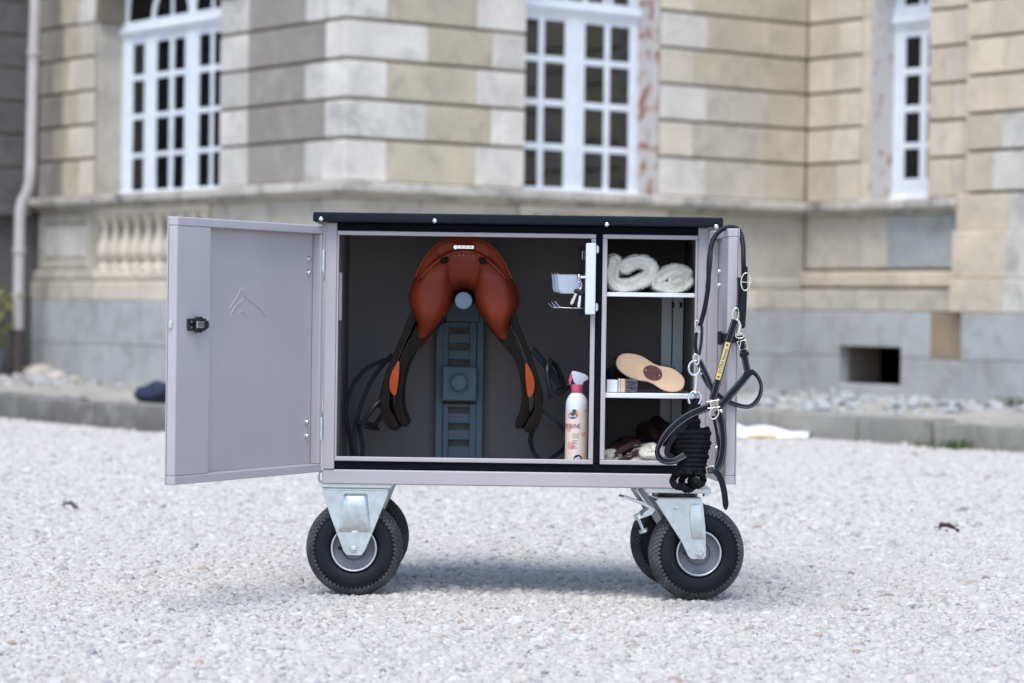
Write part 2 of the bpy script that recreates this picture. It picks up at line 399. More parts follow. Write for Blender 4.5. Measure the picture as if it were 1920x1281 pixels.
def text_faces(s, size, font=None):
    cu = bpy.data.curves.new('txt', 'FONT'); cu.body = s; cu.size = size; cu.offset = size*.006; cu.align_x = 'LEFT'; cu.resolution_u = 3
    ob = bpy.data.objects.new('txt', cu); COL.objects.link(ob)
    dg = bpy.context.evaluated_depsgraph_get(); me = ob.evaluated_get(dg).to_mesh()
    vs = [v.co.copy() for v in me.vertices]; fs = [tuple(p.vertices) for p in me.polygons]
    ob.evaluated_get(dg).to_mesh_clear()
    bpy.data.objects.remove(ob); bpy.data.curves.remove(cu)
    return vs, fs

# ================================================================== GROUND
gm = MB()
gm.add([(-250, -150, -0.012), (250, -150, -0.012), (250, 400, -0.012), (-250, 400, -0.012)], [(0, 1, 2, 3)])
struct(gm.build('ground', 'ground'))

def gravel(name, pts, sc, label, seed):
    me = bpy.data.meshes.new(name); me.from_pydata(pts.tolist(), [], [])
    a = me.attributes.new('sc', 'FLOAT_VECTOR', 'POINT'); a.data.foreach_set('vector', sc.astype(np.float32).ravel())
    r = me.attributes.new('rt', 'FLOAT_VECTOR', 'POINT')
    rot = np.column_stack([rng.normal(0, .35, len(pts)), rng.normal(0, .35, len(pts)), rng.uniform(0, 6.283, len(pts))])
    r.data.foreach_set('vector', rot.astype(np.float32).ravel())
    o = bpy.data.objects.new(name, me); COL.objects.link(o); o['kind'] = 'stuff'; tag(o, label, 'gravel')
    ng = bpy.data.node_groups.new(name, 'GeometryNodeTree')
    ng.interface.new_socket('Geometry', in_out='INPUT', socket_type='NodeSocketGeometry')
    ng.interface.new_socket('Geometry', in_out='OUTPUT', socket_type='NodeSocketGeometry')
    N = ng.nodes; L = ng.links
    gi = N.new('NodeGroupInput'); go = N.new('NodeGroupOutput')
    iop = N.new('GeometryNodeInstanceOnPoints'); g2i = N.new('GeometryNodeGeometryToInstance')
    for k in range(5):
        ico = N.new('GeometryNodeMeshIcoSphere'); ico.inputs['Radius'].default_value = 1; ico.inputs['Subdivisions'].default_value = 3 if 'near' in name else 2
        sp = N.new('GeometryNodeSetPosition'); nz = N.new('ShaderNodeTexNoise'); nz.inputs['Scale'].default_value = 0.75 + 0.12*k; nz.inputs['Detail'].default_value = 2
        pos = N.new('GeometryNodeInputPosition'); va = N.new('ShaderNodeVectorMath'); va.operation = 'ADD'; va.inputs[1].default_value = (k*7.3+seed, k*3.1, k*11.7)
        L.new(pos.outputs[0], va.inputs[0]); L.new(va.outputs[0], nz.inputs['Vector'])
        vs = N.new('ShaderNodeVectorMath'); vs.operation = 'SUBTRACT'; vs.inputs[1].default_value = (.5, .5, .5); L.new(nz.outputs['Color'], vs.inputs[0])
        vm = N.new('ShaderNodeVectorMath'); vm.operation = 'SCALE'; vm.inputs['Scale'].default_value = 0.75; L.new(vs.outputs[0], vm.inputs[0])
        L.new(ico.outputs['Mesh'], sp.inputs['Geometry']); L.new(vm.outputs[0], sp.inputs['Offset'])
        sm = N.new('GeometryNodeSetMaterial'); sm.inputs['Material'].default_value = M['pebble']; L.new(sp.outputs[0], sm.inputs[0])
        ss = N.new('GeometryNodeSetShadeSmooth'); L.new(sm.outputs[0], ss.inputs[0]); L.new(ss.outputs[0], g2i.inputs[0])
    L.new(gi.outputs[0], iop.inputs['Points']); L.new(g2i.outputs[0], iop.inputs['Instance'])
    iop.inputs['Pick Instance'].default_value = True
    rv = N.new('FunctionNodeRandomValue'); rv.data_type = 'INT'; rv.inputs[4].default_value = 0; rv.inputs[5].default_value = 4
    L.new(rv.outputs[2], iop.inputs['Instance Index'])
    n1 = N.new('GeometryNodeInputNamedAttribute'); n1.data_type = 'FLOAT_VECTOR'; n1.inputs[0].default_value = 'sc'
    n2 = N.new('GeometryNodeInputNamedAttribute'); n2.data_type = 'FLOAT_VECTOR'; n2.inputs[0].default_value = 'rt'
    er = N.new('FunctionNodeEulerToRotation'); L.new(n2.outputs[0], er.inputs[0]); L.new(er.outputs[0], iop.inputs['Rotation']); L.new(n1.outputs[0], iop.inputs['Scale'])
    L.new(iop.outputs[0], go.inputs[0])
    md = o.modifiers.new('scatter', 'NODES'); md.node_group = ng
    return o

def scatter(y0, y1, dens, r0, margin):
    hw = lambda y: y*960/FPX*1.03 + margin
    n = int((y1-y0)*(hw(y0)+hw(y1))*dens)
    y = rng.uniform(y0, y1, n*2); x = rng.uniform(-hw(y1), hw(y1), n*2)
    k = np.abs(x) < hw(y); x, y = x[k], y[k]
    n = len(x); r = r0*np.exp(rng.normal(0, .32, n))
    # undulating surface: trodden hollows and low heaps
    z = 0.006*np.sin(x*1.7+.6*y)*np.sin(y*1.3) + 0.004*np.sin(5*x+2*y) - 0.004
    z = np.clip(z, -0.012, 0.008) + rng.uniform(-0.009, 0.003, n) - 0.003
    sc = np.column_stack([r*rng.uniform(.9, 1.3, n), r*rng.uniform(.8, 1.1, n), r*rng.uniform(.65, .95, n)])
    return np.column_stack([x, y, z]), sc
p, s_ = scatter(4.4, 9.2, 11000, 0.0073, 0.55)
gravel('near_gravel', p, s_, 'pale loose gravel of mixed pebbles around the wheeled cart', 0.0)
p, s_ = scatter(9.2, 17.6, 3600, 0.0105, 0.9)
gravel('far_gravel', p, s_, 'pale gravel court running up to the stone kerb', 3.0)

# ================================================================== BUILDING
O = (-1.18, 18.16); ANG = math.atan2(.592, .806)
LA, LB, LC, LD = 4.78, 4.33, -4.6, -4.5       # A: x=0 y 0..LA ; B: y=0 x 0..LB ; C: x=LB y 0..LC ; D: y=LA x 0..LD
ZTOP = 5.4
BL = thing('stone_building', 'classical pale stone building with banded masonry and tall white windows', 'building', (O[0], O[1], 0), ANG)

def piece(name, x0, x1, y0, y1, z0, z1, mat, parent=BL, bev=0.006, kind=None):
    c = ((x0+x1)/2, (y0+y1)/2, (z0+z1)/2)
    o = MB().box(x0, x1, y0, y1, z0, z1, bev).build(name, mat, parent, c); o.location = c
    return o

# faces described by axis mapping: F(along a0..a1, out p0..p1) -> local box
def fbox(face, a0, a1, p0, p1):
    """along-range and outward projection range -> x0,x1,y0,y1 (building local)"""
    if face == 'A': return (-p1, -p0, a0, a1)
    if face == 'B': return (a0, a1, -p1, -p0)
    if face == 'C': return (LB-p1, LB-p0, -a1, -a0)
    if face == 'D': return (-a1, -a0, LA-p1, LA-p0)
def fp(name, face, a0, a1, p0, p1, z0, z1, mat, **k):
    x0, x1, y0, y1 = fbox(face, a0, a1, p0, p1); return piece(name, x0, x1, y0, y1, z0, z1, mat, **k)

WIN = {'A': dict(a0=1.744, a1=3.79, spring=3.06), 'B': dict(a0=1.556, a1=2.83, spring=3.337), 'C': dict(a0=.698, a1=1.34, spring=3.337)}
Z0 = 1.648
def arch_half(w, z, extra=0.0):
    """half opening at height z (0 above the arch)"""
    r = (w['a1']-w['a0'])/2 + extra
    if z <= w['spring']: return r
    d = z - w['spring']
    return math.sqrt(max(0, r*r-d*d))

# mortar core with openings
core = MB()
def core_face(face, length):
    w = WIN.get(face); p0, p1 = -0.36, -0.022
    def b(a0, a1, z0, z1):
        x0, x1, y0, y1 = fbox(face, a0, a1, p0, p1); core.box(x0, x1, y0, y1, z0, z1)
    if not w: b(0, length, -0.1, ZTOP); return
    if face == 'C':
        b(0.023, 0.50, -0.1, Z0); b(1.175, length, -0.1, Z0); b(.50, 1.175, -.1, .24); b(.50, 1.175, .527, Z0)
    else: b(0.023, length, -0.1, Z0)
    b(0.023, w['a0'], Z0, ZTOP); b(w['a1'], length, Z0, ZTOP)
    n = 28; c = (w['a0']+w['a1'])/2; r = (w['a1']-w['a0'])/2
    for i in range(n):
        u0 = w['a0'] + (w['a1']-w['a0'])*i/n; u1 = w['a0'] + (w['a1']-w['a0'])*(i+1)/n
        um = max(abs(u0-c), abs(u1-c)); h = math.sqrt(max(0, r*r-min(um, r)**2))
        b(u0, u1, w['spring']+h, ZTOP)
core_face('A', LA+.3); core_face('B', LB+.3); core_face('C', -LC); core_face('D', -LD)
core.build('wall_core', 'mortar', BL)
shell = MB()
shell.box(0.03, 9, 0.03, 9, ZTOP, ZTOP+.3); shell.box(LB+.03, 9, LC, 0.03, ZTOP+.001, ZTOP+.3)
shell.box(LD, 0.03, LA+.03, 9, ZTOP+.002, ZTOP+.3)
shell.box(8.8, 9, LC, 9, -.1, ZTOP-.001); shell.box(LD, 8.8, 8.8, 9, -.1, ZTOP-.001)
shell.box(LB+.4, 8.8, LC, LC+.2, -.1, ZTOP-.001); shell.box(LD, LD+.2, LA+.4, 8.8, -.1, ZTOP-.001)
shell.box(.4, 8.7, .4, 8.7, .9, 1.0); shell.box(LB+.4, 8.7, LC+.3, .4, .9, .999)
# partition walls inside, so that no daylight runs from window to window
shell.box(2.9, 3.0, .4, 8.7, 1.0, ZTOP-.01); shell.box(LB+.4, 8.7, .5, .6, 1.0, ZTOP-.01); shell.box(.4, 2.9, 1.3, 1.4, 1.0, ZTOP-.01)
shell.build('roof_and_rooms', 'room', BL)

# rusticated courses
edges = [Z0, 1.952]
while edges[-1] < ZTOP-.2: edges.append(edges[-1]+.277)
GAP, D0 = 0.022, -0.30
def course_blocks(face, spans, k, z0, z1):
    w = WIN.get(face)
    for a0, a1, mat in spans:
        if a1-a0 < .02: continue
        fp('stone_block', face, a0+.0012, a1-.0012, D0+.28, 0.0 + random.uniform(-.002, .003), z0+GAP/2, z1-GAP/2, mat, bev=.007)
for k in range(len(edges)-1):
    z0, z1 = edges[k], edges[k+1]; odd = k % 2 == 0       # odd: base course and every other
    zr = z0
    def clip(face, extra=.30):
        w = WIN[face]; c = (w['a0']+w['a1'])/2
        if z1 <= w['spring']+.02: h = (w['a1']-w['a0'])/2
        else: h = arch_half(w, max(z0, w['spring']), extra)
        return c-h, c+h
    # A
    l, r = clip('A'); q = .538 if odd else .253
    sp = [(.0, q, 's_quoin'), (q, 1.334, 's_grey' if k < 6 else 's_beige')] + ([(1.334, l, 's_quoin' if odd else 's_white')] if l > 1.36 else [])
    if l < 1.334: sp[1] = (q, max(l, q+.02), 's_grey')
    sp += [(r, 4.03 if odd else 4.22, 's_cream')] if r < 4.0 else []
    j0 = r if r >= 4.0 else max(r, 4.03 if odd else 4.22)
    sp += [(j0, j0+.30, 's_beige'), (j0+.30, LA-.002, 's_grey')]
    # the quoin at the A/B corner is one stone: B carries it, A's face starts behind it
    sp[0] = (0.0, q, 's_quoin'); course_blocks('A', sp[1:], k, z0, z1)
    qb = .352 if odd else .697
    piece('corner_stone', -0.001, qb-.0012, -0.001, .30, z0+GAP/2, z1-GAP/2, 's_quoin' if k % 3 == 1 else 's_white', bev=.008)
    if q > .302: fp('stone_block', 'A', .3012, q-.0012, -.3, 0, z0+GAP/2, z1-GAP/2, 's_quoin', bev=.007)
    # B
    l, r = clip('B'); e = 1.116 if odd else 1.253
    if l > e+.03: sp = [(qb, e, 's_beige'), (e, l, 's_white' if random.random() < .6 else 's_cream')]
    else: sp = [(qb, max(qb+.05, l), 's_beige')]
    e2 = 3.293 if odd else 3.159
    if r < e2-.005: sp += [(r, e2, 's_white' if odd else 's_cream')]
    e2 = max(e2, r)
    sp += [(e2, 3.81 + (.12 if odd else 0), 's_dado' if k < 3 else 's_beige'), (3.81 + (.12 if odd else 0), LB-.002, 's_beige')]
    course_blocks('B', sp, k, z0, z1)
    # C
    l, r = clip('C', .25); m_ = .36 if odd else .28
    sp = [(.003, min(m_, l-.12), 's_peach'), (min(m_, l-.12), l-.10, 's_cream')]
    if l > .5: fp('jamb_stone', 'C', l-.099, l, -.3, -.012, z0+.002, z1-.002, 's_peach', bev=.004)
    sp += [(r, max(r+.1, 1.5 + (.08 if odd else 0)), 's_peach'), (max(r+.1, 1.5 + (.08 if odd else 0)), 1.779, 's_cream')]
    course_blocks('C', sp, k, z0, z1)
    zz = .09 * (1 if k % 2 else 0)
    for a0, a1, mt in ((1.78, 2.05+zz, 's_peach'), (2.05+zz, 2.6-zz, 's_quoin' if k < 2 else 's_peach'), (2.6-zz, 3.3, 's_cream'), (3.3, 4.55, 's_beige')):
        fp('stone_block', 'C', a0+.001, a1-.001, -.02, .06, z0+GAP/2+.03, z1-GAP/2+.03, mt, bev=.007)
    # D
    zz = .35 if odd else 0
    a = .003
    for b_ in (.55+zz, 1.35+zz, 2.3, 3.3, 4.4):
        fp('stone_block', 'D', a+.001, b_-.001, -.02, random.uniform(-.002, .003), z0+GAP/2-.05, z1-GAP/2-.05, 's_dark', bev=.007); a = b_
# arch stones
for face, w in WIN.items():
    c = (w['a0']+w['a1'])/2; r0 = (w['a1']-w['a0'])/2; r1 = r0 + (.28 if face != 'C' else .23); n = 11
    for i in range(n):
        a0, a1 = pi*i/n, pi*(i+1)/n - .006
        poly = []
        for (rr, aa) in ((r0, a0), (r0, (a0+a1)/2), (r0, a1), (r1, a1), (r1, (a0+a1)/2), (r1, a0)):
            al = c + rr*cos(aa); z = w['spring'] + rr*sin(aa)
            x0, x1, y0, y1 = fbox(face, al, al, -.02, -.02); poly.append((x0, y0, z))
        ext = {'A': (-.024, 0, 0), 'B': (0, -.024, 0), 'C': (-.024, 0, 0)}[face]
        MB().prism(poly, ext, .004).build('arch_stone', 's_cream' if i % 2 else 's_white', BL)

# reveals (painted render on the jambs)
for face, w in WIN.items():
    for a0, a1 in ((w['a0']-.03, w['a0']+.0), (w['a1'], w['a1']+.03)):
        m = 'reveal' if (face, a0 > w['a0']) == ('B', True) or (face, a0 < w['a0']) == ('C', True) else 's_dado' if face == 'A' else 's_cream'
        if m == 'reveal' and face == 'C': m = 'reveal_faint'
        s = 1 if a0 < w['a0'] else -1
        fp('reveal', face, a0+.026*s if s > 0 else a0-.022, a1+.006 if s > 0 else a1-.004, -.287, -.024, Z0, w['spring'], m, bev=.002)

for face, w in WIN.items():
    c = (w['a0']+w['a1'])/2; r0 = (w['a1']-w['a0'])/2; sm_ = MB(); n = 24
    for i in range(n):
        poly = []
        for rr, t in ((r0-.004, pi*i/n), (r0-.004, pi*(i+1)/n), (r0+.03, pi*(i+1)/n), (r0+.03, pi*i/n)):
            x0, _, y0, _ = fbox(face, c+rr*cos(t), c+rr*cos(t), -.287, -.287); poly.append((x0, y0, w['spring']+.001+rr*sin(t)))
        sm_.prism(poly, (-.262, 0, 0) if face != 'B' else (0, -.262, 0))
    sm_.build('arch_soffit', 's_dado' if face == 'A' else 's_cream', BL)
# windows
def window(face, cols, rows, head_rows, stile_mat='white_paint'):
    w = WIN[face]; a0, a1 = w['a0']+.008, w['a1']-.008; pz0 = Z0+.005
    P0, P1 = -.266, -.25
    fm = MB()
    def b(mb, u0, u1, z0, z1, q0=P0, q1=P1, bev=.004):
        x0, x1, y0, y1 = fbox(face, u0, u1, q0, q1); mb.box(x0, x1, y0, y1, z0, z1, bev)
    z_tr0, z_tr1 = head_rows
    # solid stiles between columns
    gaps = [a0] + [e for c in cols for e in c] + [a1]
    for i in range(0, len(gaps), 2):
        u0, u1 = gaps[i], gaps[i+1]; wide = (u1-u0) > .09
        b(fm, u0, u1, pz0, z_tr0, P0, P1 if wide else P1-.004)
        if wide and u1-u0 > .15:                                   # raised cover strip on meeting stiles
            m = (u0+u1)/2; b(fm, m-.035, m+.035, pz0+.01, z_tr0-.005, P1-.002, P1+.008)
    zr = [pz0] + [e for r in rows for e in r] + [z_tr0]
    for ci, c in enumerate(cols):
        for i in range(0, len(zr), 2):
            b(fm, c[0]-.002, c[1]+.002, zr[i]+.001, zr[i+1]-.001, P0+.002, P1-.005)
    b(fm, a0, a1, z_tr0-.004, z_tr1, P0-.004, P1+.012); b(fm, a0, a1, z_tr0+.03, z_tr0+.075, P1, P1+.035, .012)
    b(fm, a0-.004, a1+.004, pz0-.004, pz0+.035, P0-.004, P1+.03, .008)
    c = (a0+a1)/2; R = (a1-a0)/2; sp = max(w['spring'], z_tr1)
    # fanlight: outer arch, inner arc, uprights
    def arc(rad, th, q0, q1, n=28, c=c, sp=sp):
        for i in range(n):
            t0, t1 = pi*i/n, pi*(i+1)/n
            poly = []
            for rr, t in ((rad, t0), (rad, t1), (rad-th, t1), (rad-th, t0)):
                x0, x1, y0, y1 = fbox(face, c+rr*cos(t), c+rr*cos(t), q0, q0); poly.append((x0, y0, sp+rr*sin(t)))
            x0, x1, y0, y1 = fbox(face, 0, 0, q0, q1); X0, X1, Y0, Y1 = fbox(face, 0, 0, q0, q0)
            d = q1-q0; ext = (-d, 0, 0) if face != 'B' else (0, -d, 0)
            fm.prism(poly, ext)
    arc(R, .11, P0, P1); 
    if face == 'B': arc(R*.62, .05, P0+.003, P1-.005)
    if face == 'A':
        for cc in (2.955, 2.30): arc(.335, .06, P0+.003, P1-.003, 24, cc, sp-.02)
    b(fm, a0, a0+.11, z_tr1, sp, P0, P1-.001); b(fm, a1-.11, a1, z_tr1, sp, P0, P1-.001)
    for c_ in (gaps[2:-2] if face != 'A' else [2.95, 2.31, 2.62]):
        hh = math.sqrt(max(0.01, R*R-(c_-c)**2))
        b(fm, c_-.02, c_+.02, z_tr1-.001, sp+hh-.05, P0+.004, P1-.006)
    fo = fm.build('window', stile_mat, BL)
    for c_ in cols:
        for r in rows:
            pm = MB(); x0, x1, y0, y1 = fbox(face, c_[0]-.004, c_[1]+.004, P0+.006, P0+.008)
            pm.box(x0, x1, y0, y1, r[0]-.004, r[1]+.004)
            tx, tz = random.uniform(-.012, .012), random.uniform(-.012, .012); cc = (c_[0]+c_[1])/2; cz = (r[0]+r[1])/2
            if face == 'B': pm.v = [(x, y+(x-cc)*tx+(z-cz)*tz, z) for x, y, z in pm.v]
            else: pm.v = [(x+(abs(y)-cc)*tx+(z-cz)*tz, y, z) for x, y, z in pm.v]
            pm.build('pane', 'glass', fo)
    # fanlight glass
    poly = []
    for i in range(17):
        t = pi*i/16; x0, x1, y0, y1 = fbox(face, c+(R-.05)*cos(t), 0, P0+.006, P0+.006)
        x0, _, y0, _ = fbox(face, c+(R-.05)*cos(t), c+(R-.05)*cos(t), P0+.006, P0+.006); poly.append((x0, y0, sp+(R-.05)*sin(t)))
    for al in (c-R+.05, c+R-.05):
        x0, _, y0, _ = fbox(face, al, al, P0+.006, P0+.006); poly.append((x0, y0, z_tr1-.01))
    MB().prism(poly, (-.002, 0, 0) if face != 'B' else (0, -.002, 0)).build('pane', 'glass', fo)
    return fo
rowsAB = [(1.695, 1.968), (2.02, 2.295), (2.347, 2.622), (2.674, 2.935)]
window('A', [(1.86, 2.03), (2.10, 2.285), (2.335, 2.51), (2.73, 2.915), (2.985, 3.195), (3.393, 3.593)], [(1.695, 1.955), (1.995, 2.265), (2.31, 2.58), (2.63, 2.875)], (2.93, 3.06))
window('B', [(1.665, 1.86), (1.915, 2.105), (2.295, 2.485), (2.54, 2.725)], rowsAB, (2.985, 3.10))
window('C', [(.833, .995), (1.07, 1.22)], [(1.826, 2.054-.0), (2.105, 2.335), (2.392, 2.622), (2.678, 2.915)], (2.985, 3.16))

# sill cornice, dado mouldings and plinth in stones
def run(name, face, a0, a1, p0, p1, z0, z1, mat, step, jit=.12, bev=.006, skip=None):
    a = a0
    while a < a1-1e-4:
        b_ = min(a1, a + step*(1+random.uniform(-jit, jit)))
        if a1-b_ < step*.35: b_ = a1
        mt = mat if isinstance(mat, str) else random.choice(mat)
        if not (skip and a >= skip[0]-.01 and b_ <= skip[1]+.01):
            fp(name, face, a+.001, b_-.001, p0, p1, z0, z1, mt, bev=bev)
        a = b_
PR = .11
# cornice: corner stone + runs
piece('cornice_stone', -PR, .5, -PR, .5, 1.575, Z0-.001, 's_cornice', bev=.012)
piece('cornice_stone', -PR*.55, .45, -PR*.55, .45, 1.545, 1.5745, 's_cornice', bev=.006)
run('cornice_stone', 'A', .502, LA-.001, -.30, PR, 1.575, Z0-.001, 's_cornice', .8, bev=.012)
run('cornice_stone', 'A', .452, LA-.001, -.25, PR*.55, 1.545, 1.5745, 's_cornice', .9)
run('cornice_stone', 'B', .502, LB-PR, -.30, PR, 1.575, Z0-.001, 's_cornice', .8, bev=.012)
run('cornice_stone', 'B', .452, LB-PR*.55, -.25, PR*.55, 1.545, 1.5745, 's_cornice', .9)
run('cornice_stone', 'C', -.3, 1.72, -.30, PR, 1.575, Z0-.001, 's_cornice', .8, bev=.012)
run('cornice_stone', 'C', -.3, 1.72, -.25, PR*.55, 1.545, 1.5745, 's_cornice', .9)
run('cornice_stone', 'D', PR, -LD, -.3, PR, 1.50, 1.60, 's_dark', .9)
# pilaster foot on C
for z0, z1, p in ((1.05, 1.4, .13), (1.4, Z0+.02, .09), (.80, 1.049, .15)):
    for a0, a1, mt in ((1.725, 2.25, 's_peach'), (2.251, 3.0, 's_quoin'), (3.001, 4.55, 's_dado')):
        fp('stone_block', 'C', a0, a1, -.3, p, z0, z1-.004, mt, bev=.008)
# dado
run('dado_stone', 'C', .0, 1.724, -.3, .0, 1.13, 1.5445, ['s_dado', 's_dado', 's_plinth'], .85)
run('moulding', 'C', -.03, 1.724, -.3, .045, .985, 1.105, ['s_dado', 's_peach', 's_plinth'], .9, bev=.015)
run('moulding', 'C', -.055, 1.724, -.3, .06, .80, .965, ['s_dado', 's_plinth'], .9, bev=.01)
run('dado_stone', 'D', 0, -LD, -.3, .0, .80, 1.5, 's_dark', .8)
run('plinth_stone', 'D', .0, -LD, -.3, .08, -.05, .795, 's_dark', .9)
def balustrade(face, r0, r1, end):
    # solid dado outside the recess, recess back, sloping foot, balusters
    z0, z1 = 1.0, 1.49
    run('dado_stone', face, .302 if face == 'A' else .0, r0, -.3, 0, 1.13, 1.5445, 's_dado', .7)
    run('dado_stone', face, r1, end+.059 if face == 'B' else end, -.3, -.004, 1.0, 1.5445, 's_dado', 2)
    run('moulding', face, -.045, r0, -.3, .045, .985, 1.105, ['s_dado', 's_cream'], .8, bev=.015)
    run('moulding', face, r1, end, -.3, .045, .96, 1.045, 's_dado', 2, bev=.015)
    run('moulding', face, -.06, end, -.3, .06, .80, .955, ['s_dado', 's_cream'], .8, bev=.01)
    fp('dado_stone', face, r0, r1, -.3, -.11, .96, 1.5445, 's_beige')
    fp('moulding', face, r0, r1, -.158, .03, 1.475, 1.5445, 's_cream', bev=.01)
    fp('moulding', face, r0, r1, -.158, .05, .96, 1.045, 's_cream', bev=.02)
    n = int(round((r1-r0)/.177)); prof = [(.062, 0), (.062, .03), (.045, .045), (.040, .06), (.05, .085), (.062, .12), (.064, .15), (.055, .2), (.038, .27), (.030, .33), (.034, .35), (.042, .36), (.034, .375), (.05, .40), (.055, .428)]; prof = [(a*1.28, b) for a, b in prof]
    for i in range(n):
        a = r0 + (i+.5)*(r1-r0)/n; x0, x1, y0, y1 = fbox(face, a, a, -.03, -.03)
        MB().lathe(prof, Matrix.Translation((x0, y0, 1.0455)), 14).build('baluster', 's_cream', BL)
balustrade('A', 1.85, 3.67, LA); balustrade('B', 1.5, 2.9, LB-.06)
piece('dado_stone', -.001, .30, -.001, .30, 1.13, 1.5445, 's_dado', bev=.008)
# framed panel on the pier between balustrade and drainpipe
for a0, a1, z0, z1 in ((3.80, 3.86, 1.06, 1.5), (4.66, 4.72, 1.06, 1.5), (3.86, 4.66, 1.44, 1.5), (3.86, 4.66, 1.06, 1.12)):
    fp('panel_frame', 'A', a0, a1, -.03, .015, z0, z1, 's_dado', bev=.006)
fp('panel', 'A', 3.90, 4.62, -.03, .004, 1.155, 1.405, 's_white', bev=.006)
# plinth in two courses
for z0, z1 in ((-.05, .448), (.452, .795)):
    run('plinth_stone', 'A', -.09, LA-.09, -.3, .09, z0, z1, 's_plinth', .75)
    run('plinth_stone', 'B', .302, LB-.09, -.3, .09, z0, z1, ['s_plinth', 's_plinth', 's_dado'], .8)
    fp('plinth_stone', 'C', -.09, .499, -.3, .09, z0, z1, 's_plinth')
    for a0, a1, mt in ((1.176, 1.48, 's_plinth'), (1.481, 1.86, 's_rust' if z0 > 0 else 's_plinth'), (1.861, 2.5, 's_plinth'), (2.501, 3.4, 's_quoin'), (3.401, 4.55, 's_plinth')):
        fp('plinth_stone', 'C', a0, a1, -.3, .09 if a0 < 1.7 else .16, z0, z1, mt)
fp('plinth_stone', 'C', .50, 1.175, -.3, .0899, .53, .795, 's_plinth'); fp('plinth_stone', 'C', .50, 1.175, -.3, .0899, -.05, .238, 's_plinth')
vb = MB(); x0, x1, y0, y1 = fbox('C', .92, 1.0, -.28, -.2); vb.box(x0, x1, y0, y1, .24, .526)
x0, x1, y0, y1 = fbox('C', 1.0, 1.16, -.28, -.24); vb.box(x0, x1, y0, y1, .24, .34)
vb.build('vent_board', 'vent_wood', BL)

# terrace slab, kerb stones (building local coordinates), kept as setting
def loc2w(x, y, z=0): 
    return Vector((O[0] + x*cos(ANG) - y*sin(ANG), O[1] + x*sin(ANG) + y*cos(ANG), z))
KA, KB, KC = -2.1, -2.1, 1.40
tm = MB()
def hgt(x, y):
    # rises from the kerb towards the walls, lumpy
    return .145 + .02*math.sin(7*x+3*y)*math.sin(5*y-2*x) + .012*math.sin(17*x)*math.sin(19*y)
def patch(x0, x1, y0, y1, n, m):
    vs = []; fs = []
    for i in range(n+1):
        for j in range(m+1):
            x = x0+(x1-x0)*i/n; y = y0+(y1-y0)*j/m; vs.append(loc2w(x, y, hgt(x, y)))
    for i in range(n):
        for j in range(m): a = i*(m+1)+j; fs.append((a, a+m+1, a+m+2, a+1))
    tm.add(vs, fs)
patch(KA+.1, .0, KB+.1, 4.8, 24, 70); patch(.0, 4.4, KB+.1, .0, 44, 24); patch(KC+.1, 4.4, -7.6, KB+.1, 30, 50)
terrace = struct(tm.build('terrace', 'terrace', sharp=180))
def kerb_run(p, q, mt='s_kerb'):
    p, q = Vector(p), Vector(q); L = (q-p).length; d = (q-p)/L; a = 0
    while a < L-.05:
        b_ = min(L, a+random.uniform(.5, .8))
        c = p + d*((a+b_)/2); w_ = loc2w(c.x, c.y, 0)
        o = MB().box(-(b_-a)/2+.006, (b_-a)/2-.006, -.11, .11, -.08, .158+random.uniform(-.012, .012), .018, seg=2).build('kerb_stone', mt, terrace)
        o.location = (w_.x, w_.y, 0); o.rotation_euler = (random.uniform(-.02, .02), random.uniform(-.01, .01), ANG + math.atan2(d.y, d.x) + random.uniform(-.015, .015)); a = b_
kerb_run((KA, 4.8), (KA, KB)); kerb_run((KA+.115, KB), (KC, KB)); kerb_run((KC, KB-.115), (KC, -7.6), 's_kerb_pale')
# loose stones along the wall foot
rocks = [(-.22, 4.38, .13, 'largest pale loose stone on the terrace below the framed panel'), (-.25, 3.92, .08, 'middle sized pale loose stone on the terrace below the framed panel'), (-.22, 3.6, .055, 'smallest pale loose stone on the terrace below the framed panel')]
def rock(r, i, sub=2):
    bm = bmesh.new(); bmesh.ops.create_icosphere(bm, subdivisions=sub, radius=1)
    for v in bm.verts:
        k = 1 + .22*math.sin(3*v.co.x+i)+.18*math.sin(4*v.co.y+2*i); v.co = Vector((v.co.x*r*k*1.3, v.co.y*r*k, v.co.z*r*k*.6))
    return bm
for i, (x, y, r, lb_) in enumerate(rocks):
    o = MB()._bm(rock(r, i, 3), 0, 1).build('loose_stone', 's_dado')
    o.location = loc2w(x, y, .145 + r*.25); tag(o, lb_, 'stone')
rub = MB(); rr_ = random.Random(21)
for i in range(420):
    if i < 300: x, y = rr_.uniform(KC+.2, 4.15), rr_.uniform(-3.6, -.1)
    else: x, y = rr_.uniform(-1.6, -.12), rr_.uniform(2.5, 4.7)
    r = rr_.choice((.02, .025, .03, .045, .06)); q = loc2w(x, y, hgt(x, y)+r*.2)
    rub._bm(rock(r, rr_.uniform(0, 9), 1), 0, 1, Matrix.Translation(q) @ Matrix.Rotation(rr_.uniform(0, 6), 4, 'Z'))
o = rub.build('rubble', 's_plinth', sharp=60); o['kind'] = 'stuff'; tag(o, 'loose grey rubble strewn over the terrace along the wall foot', 'rubble')

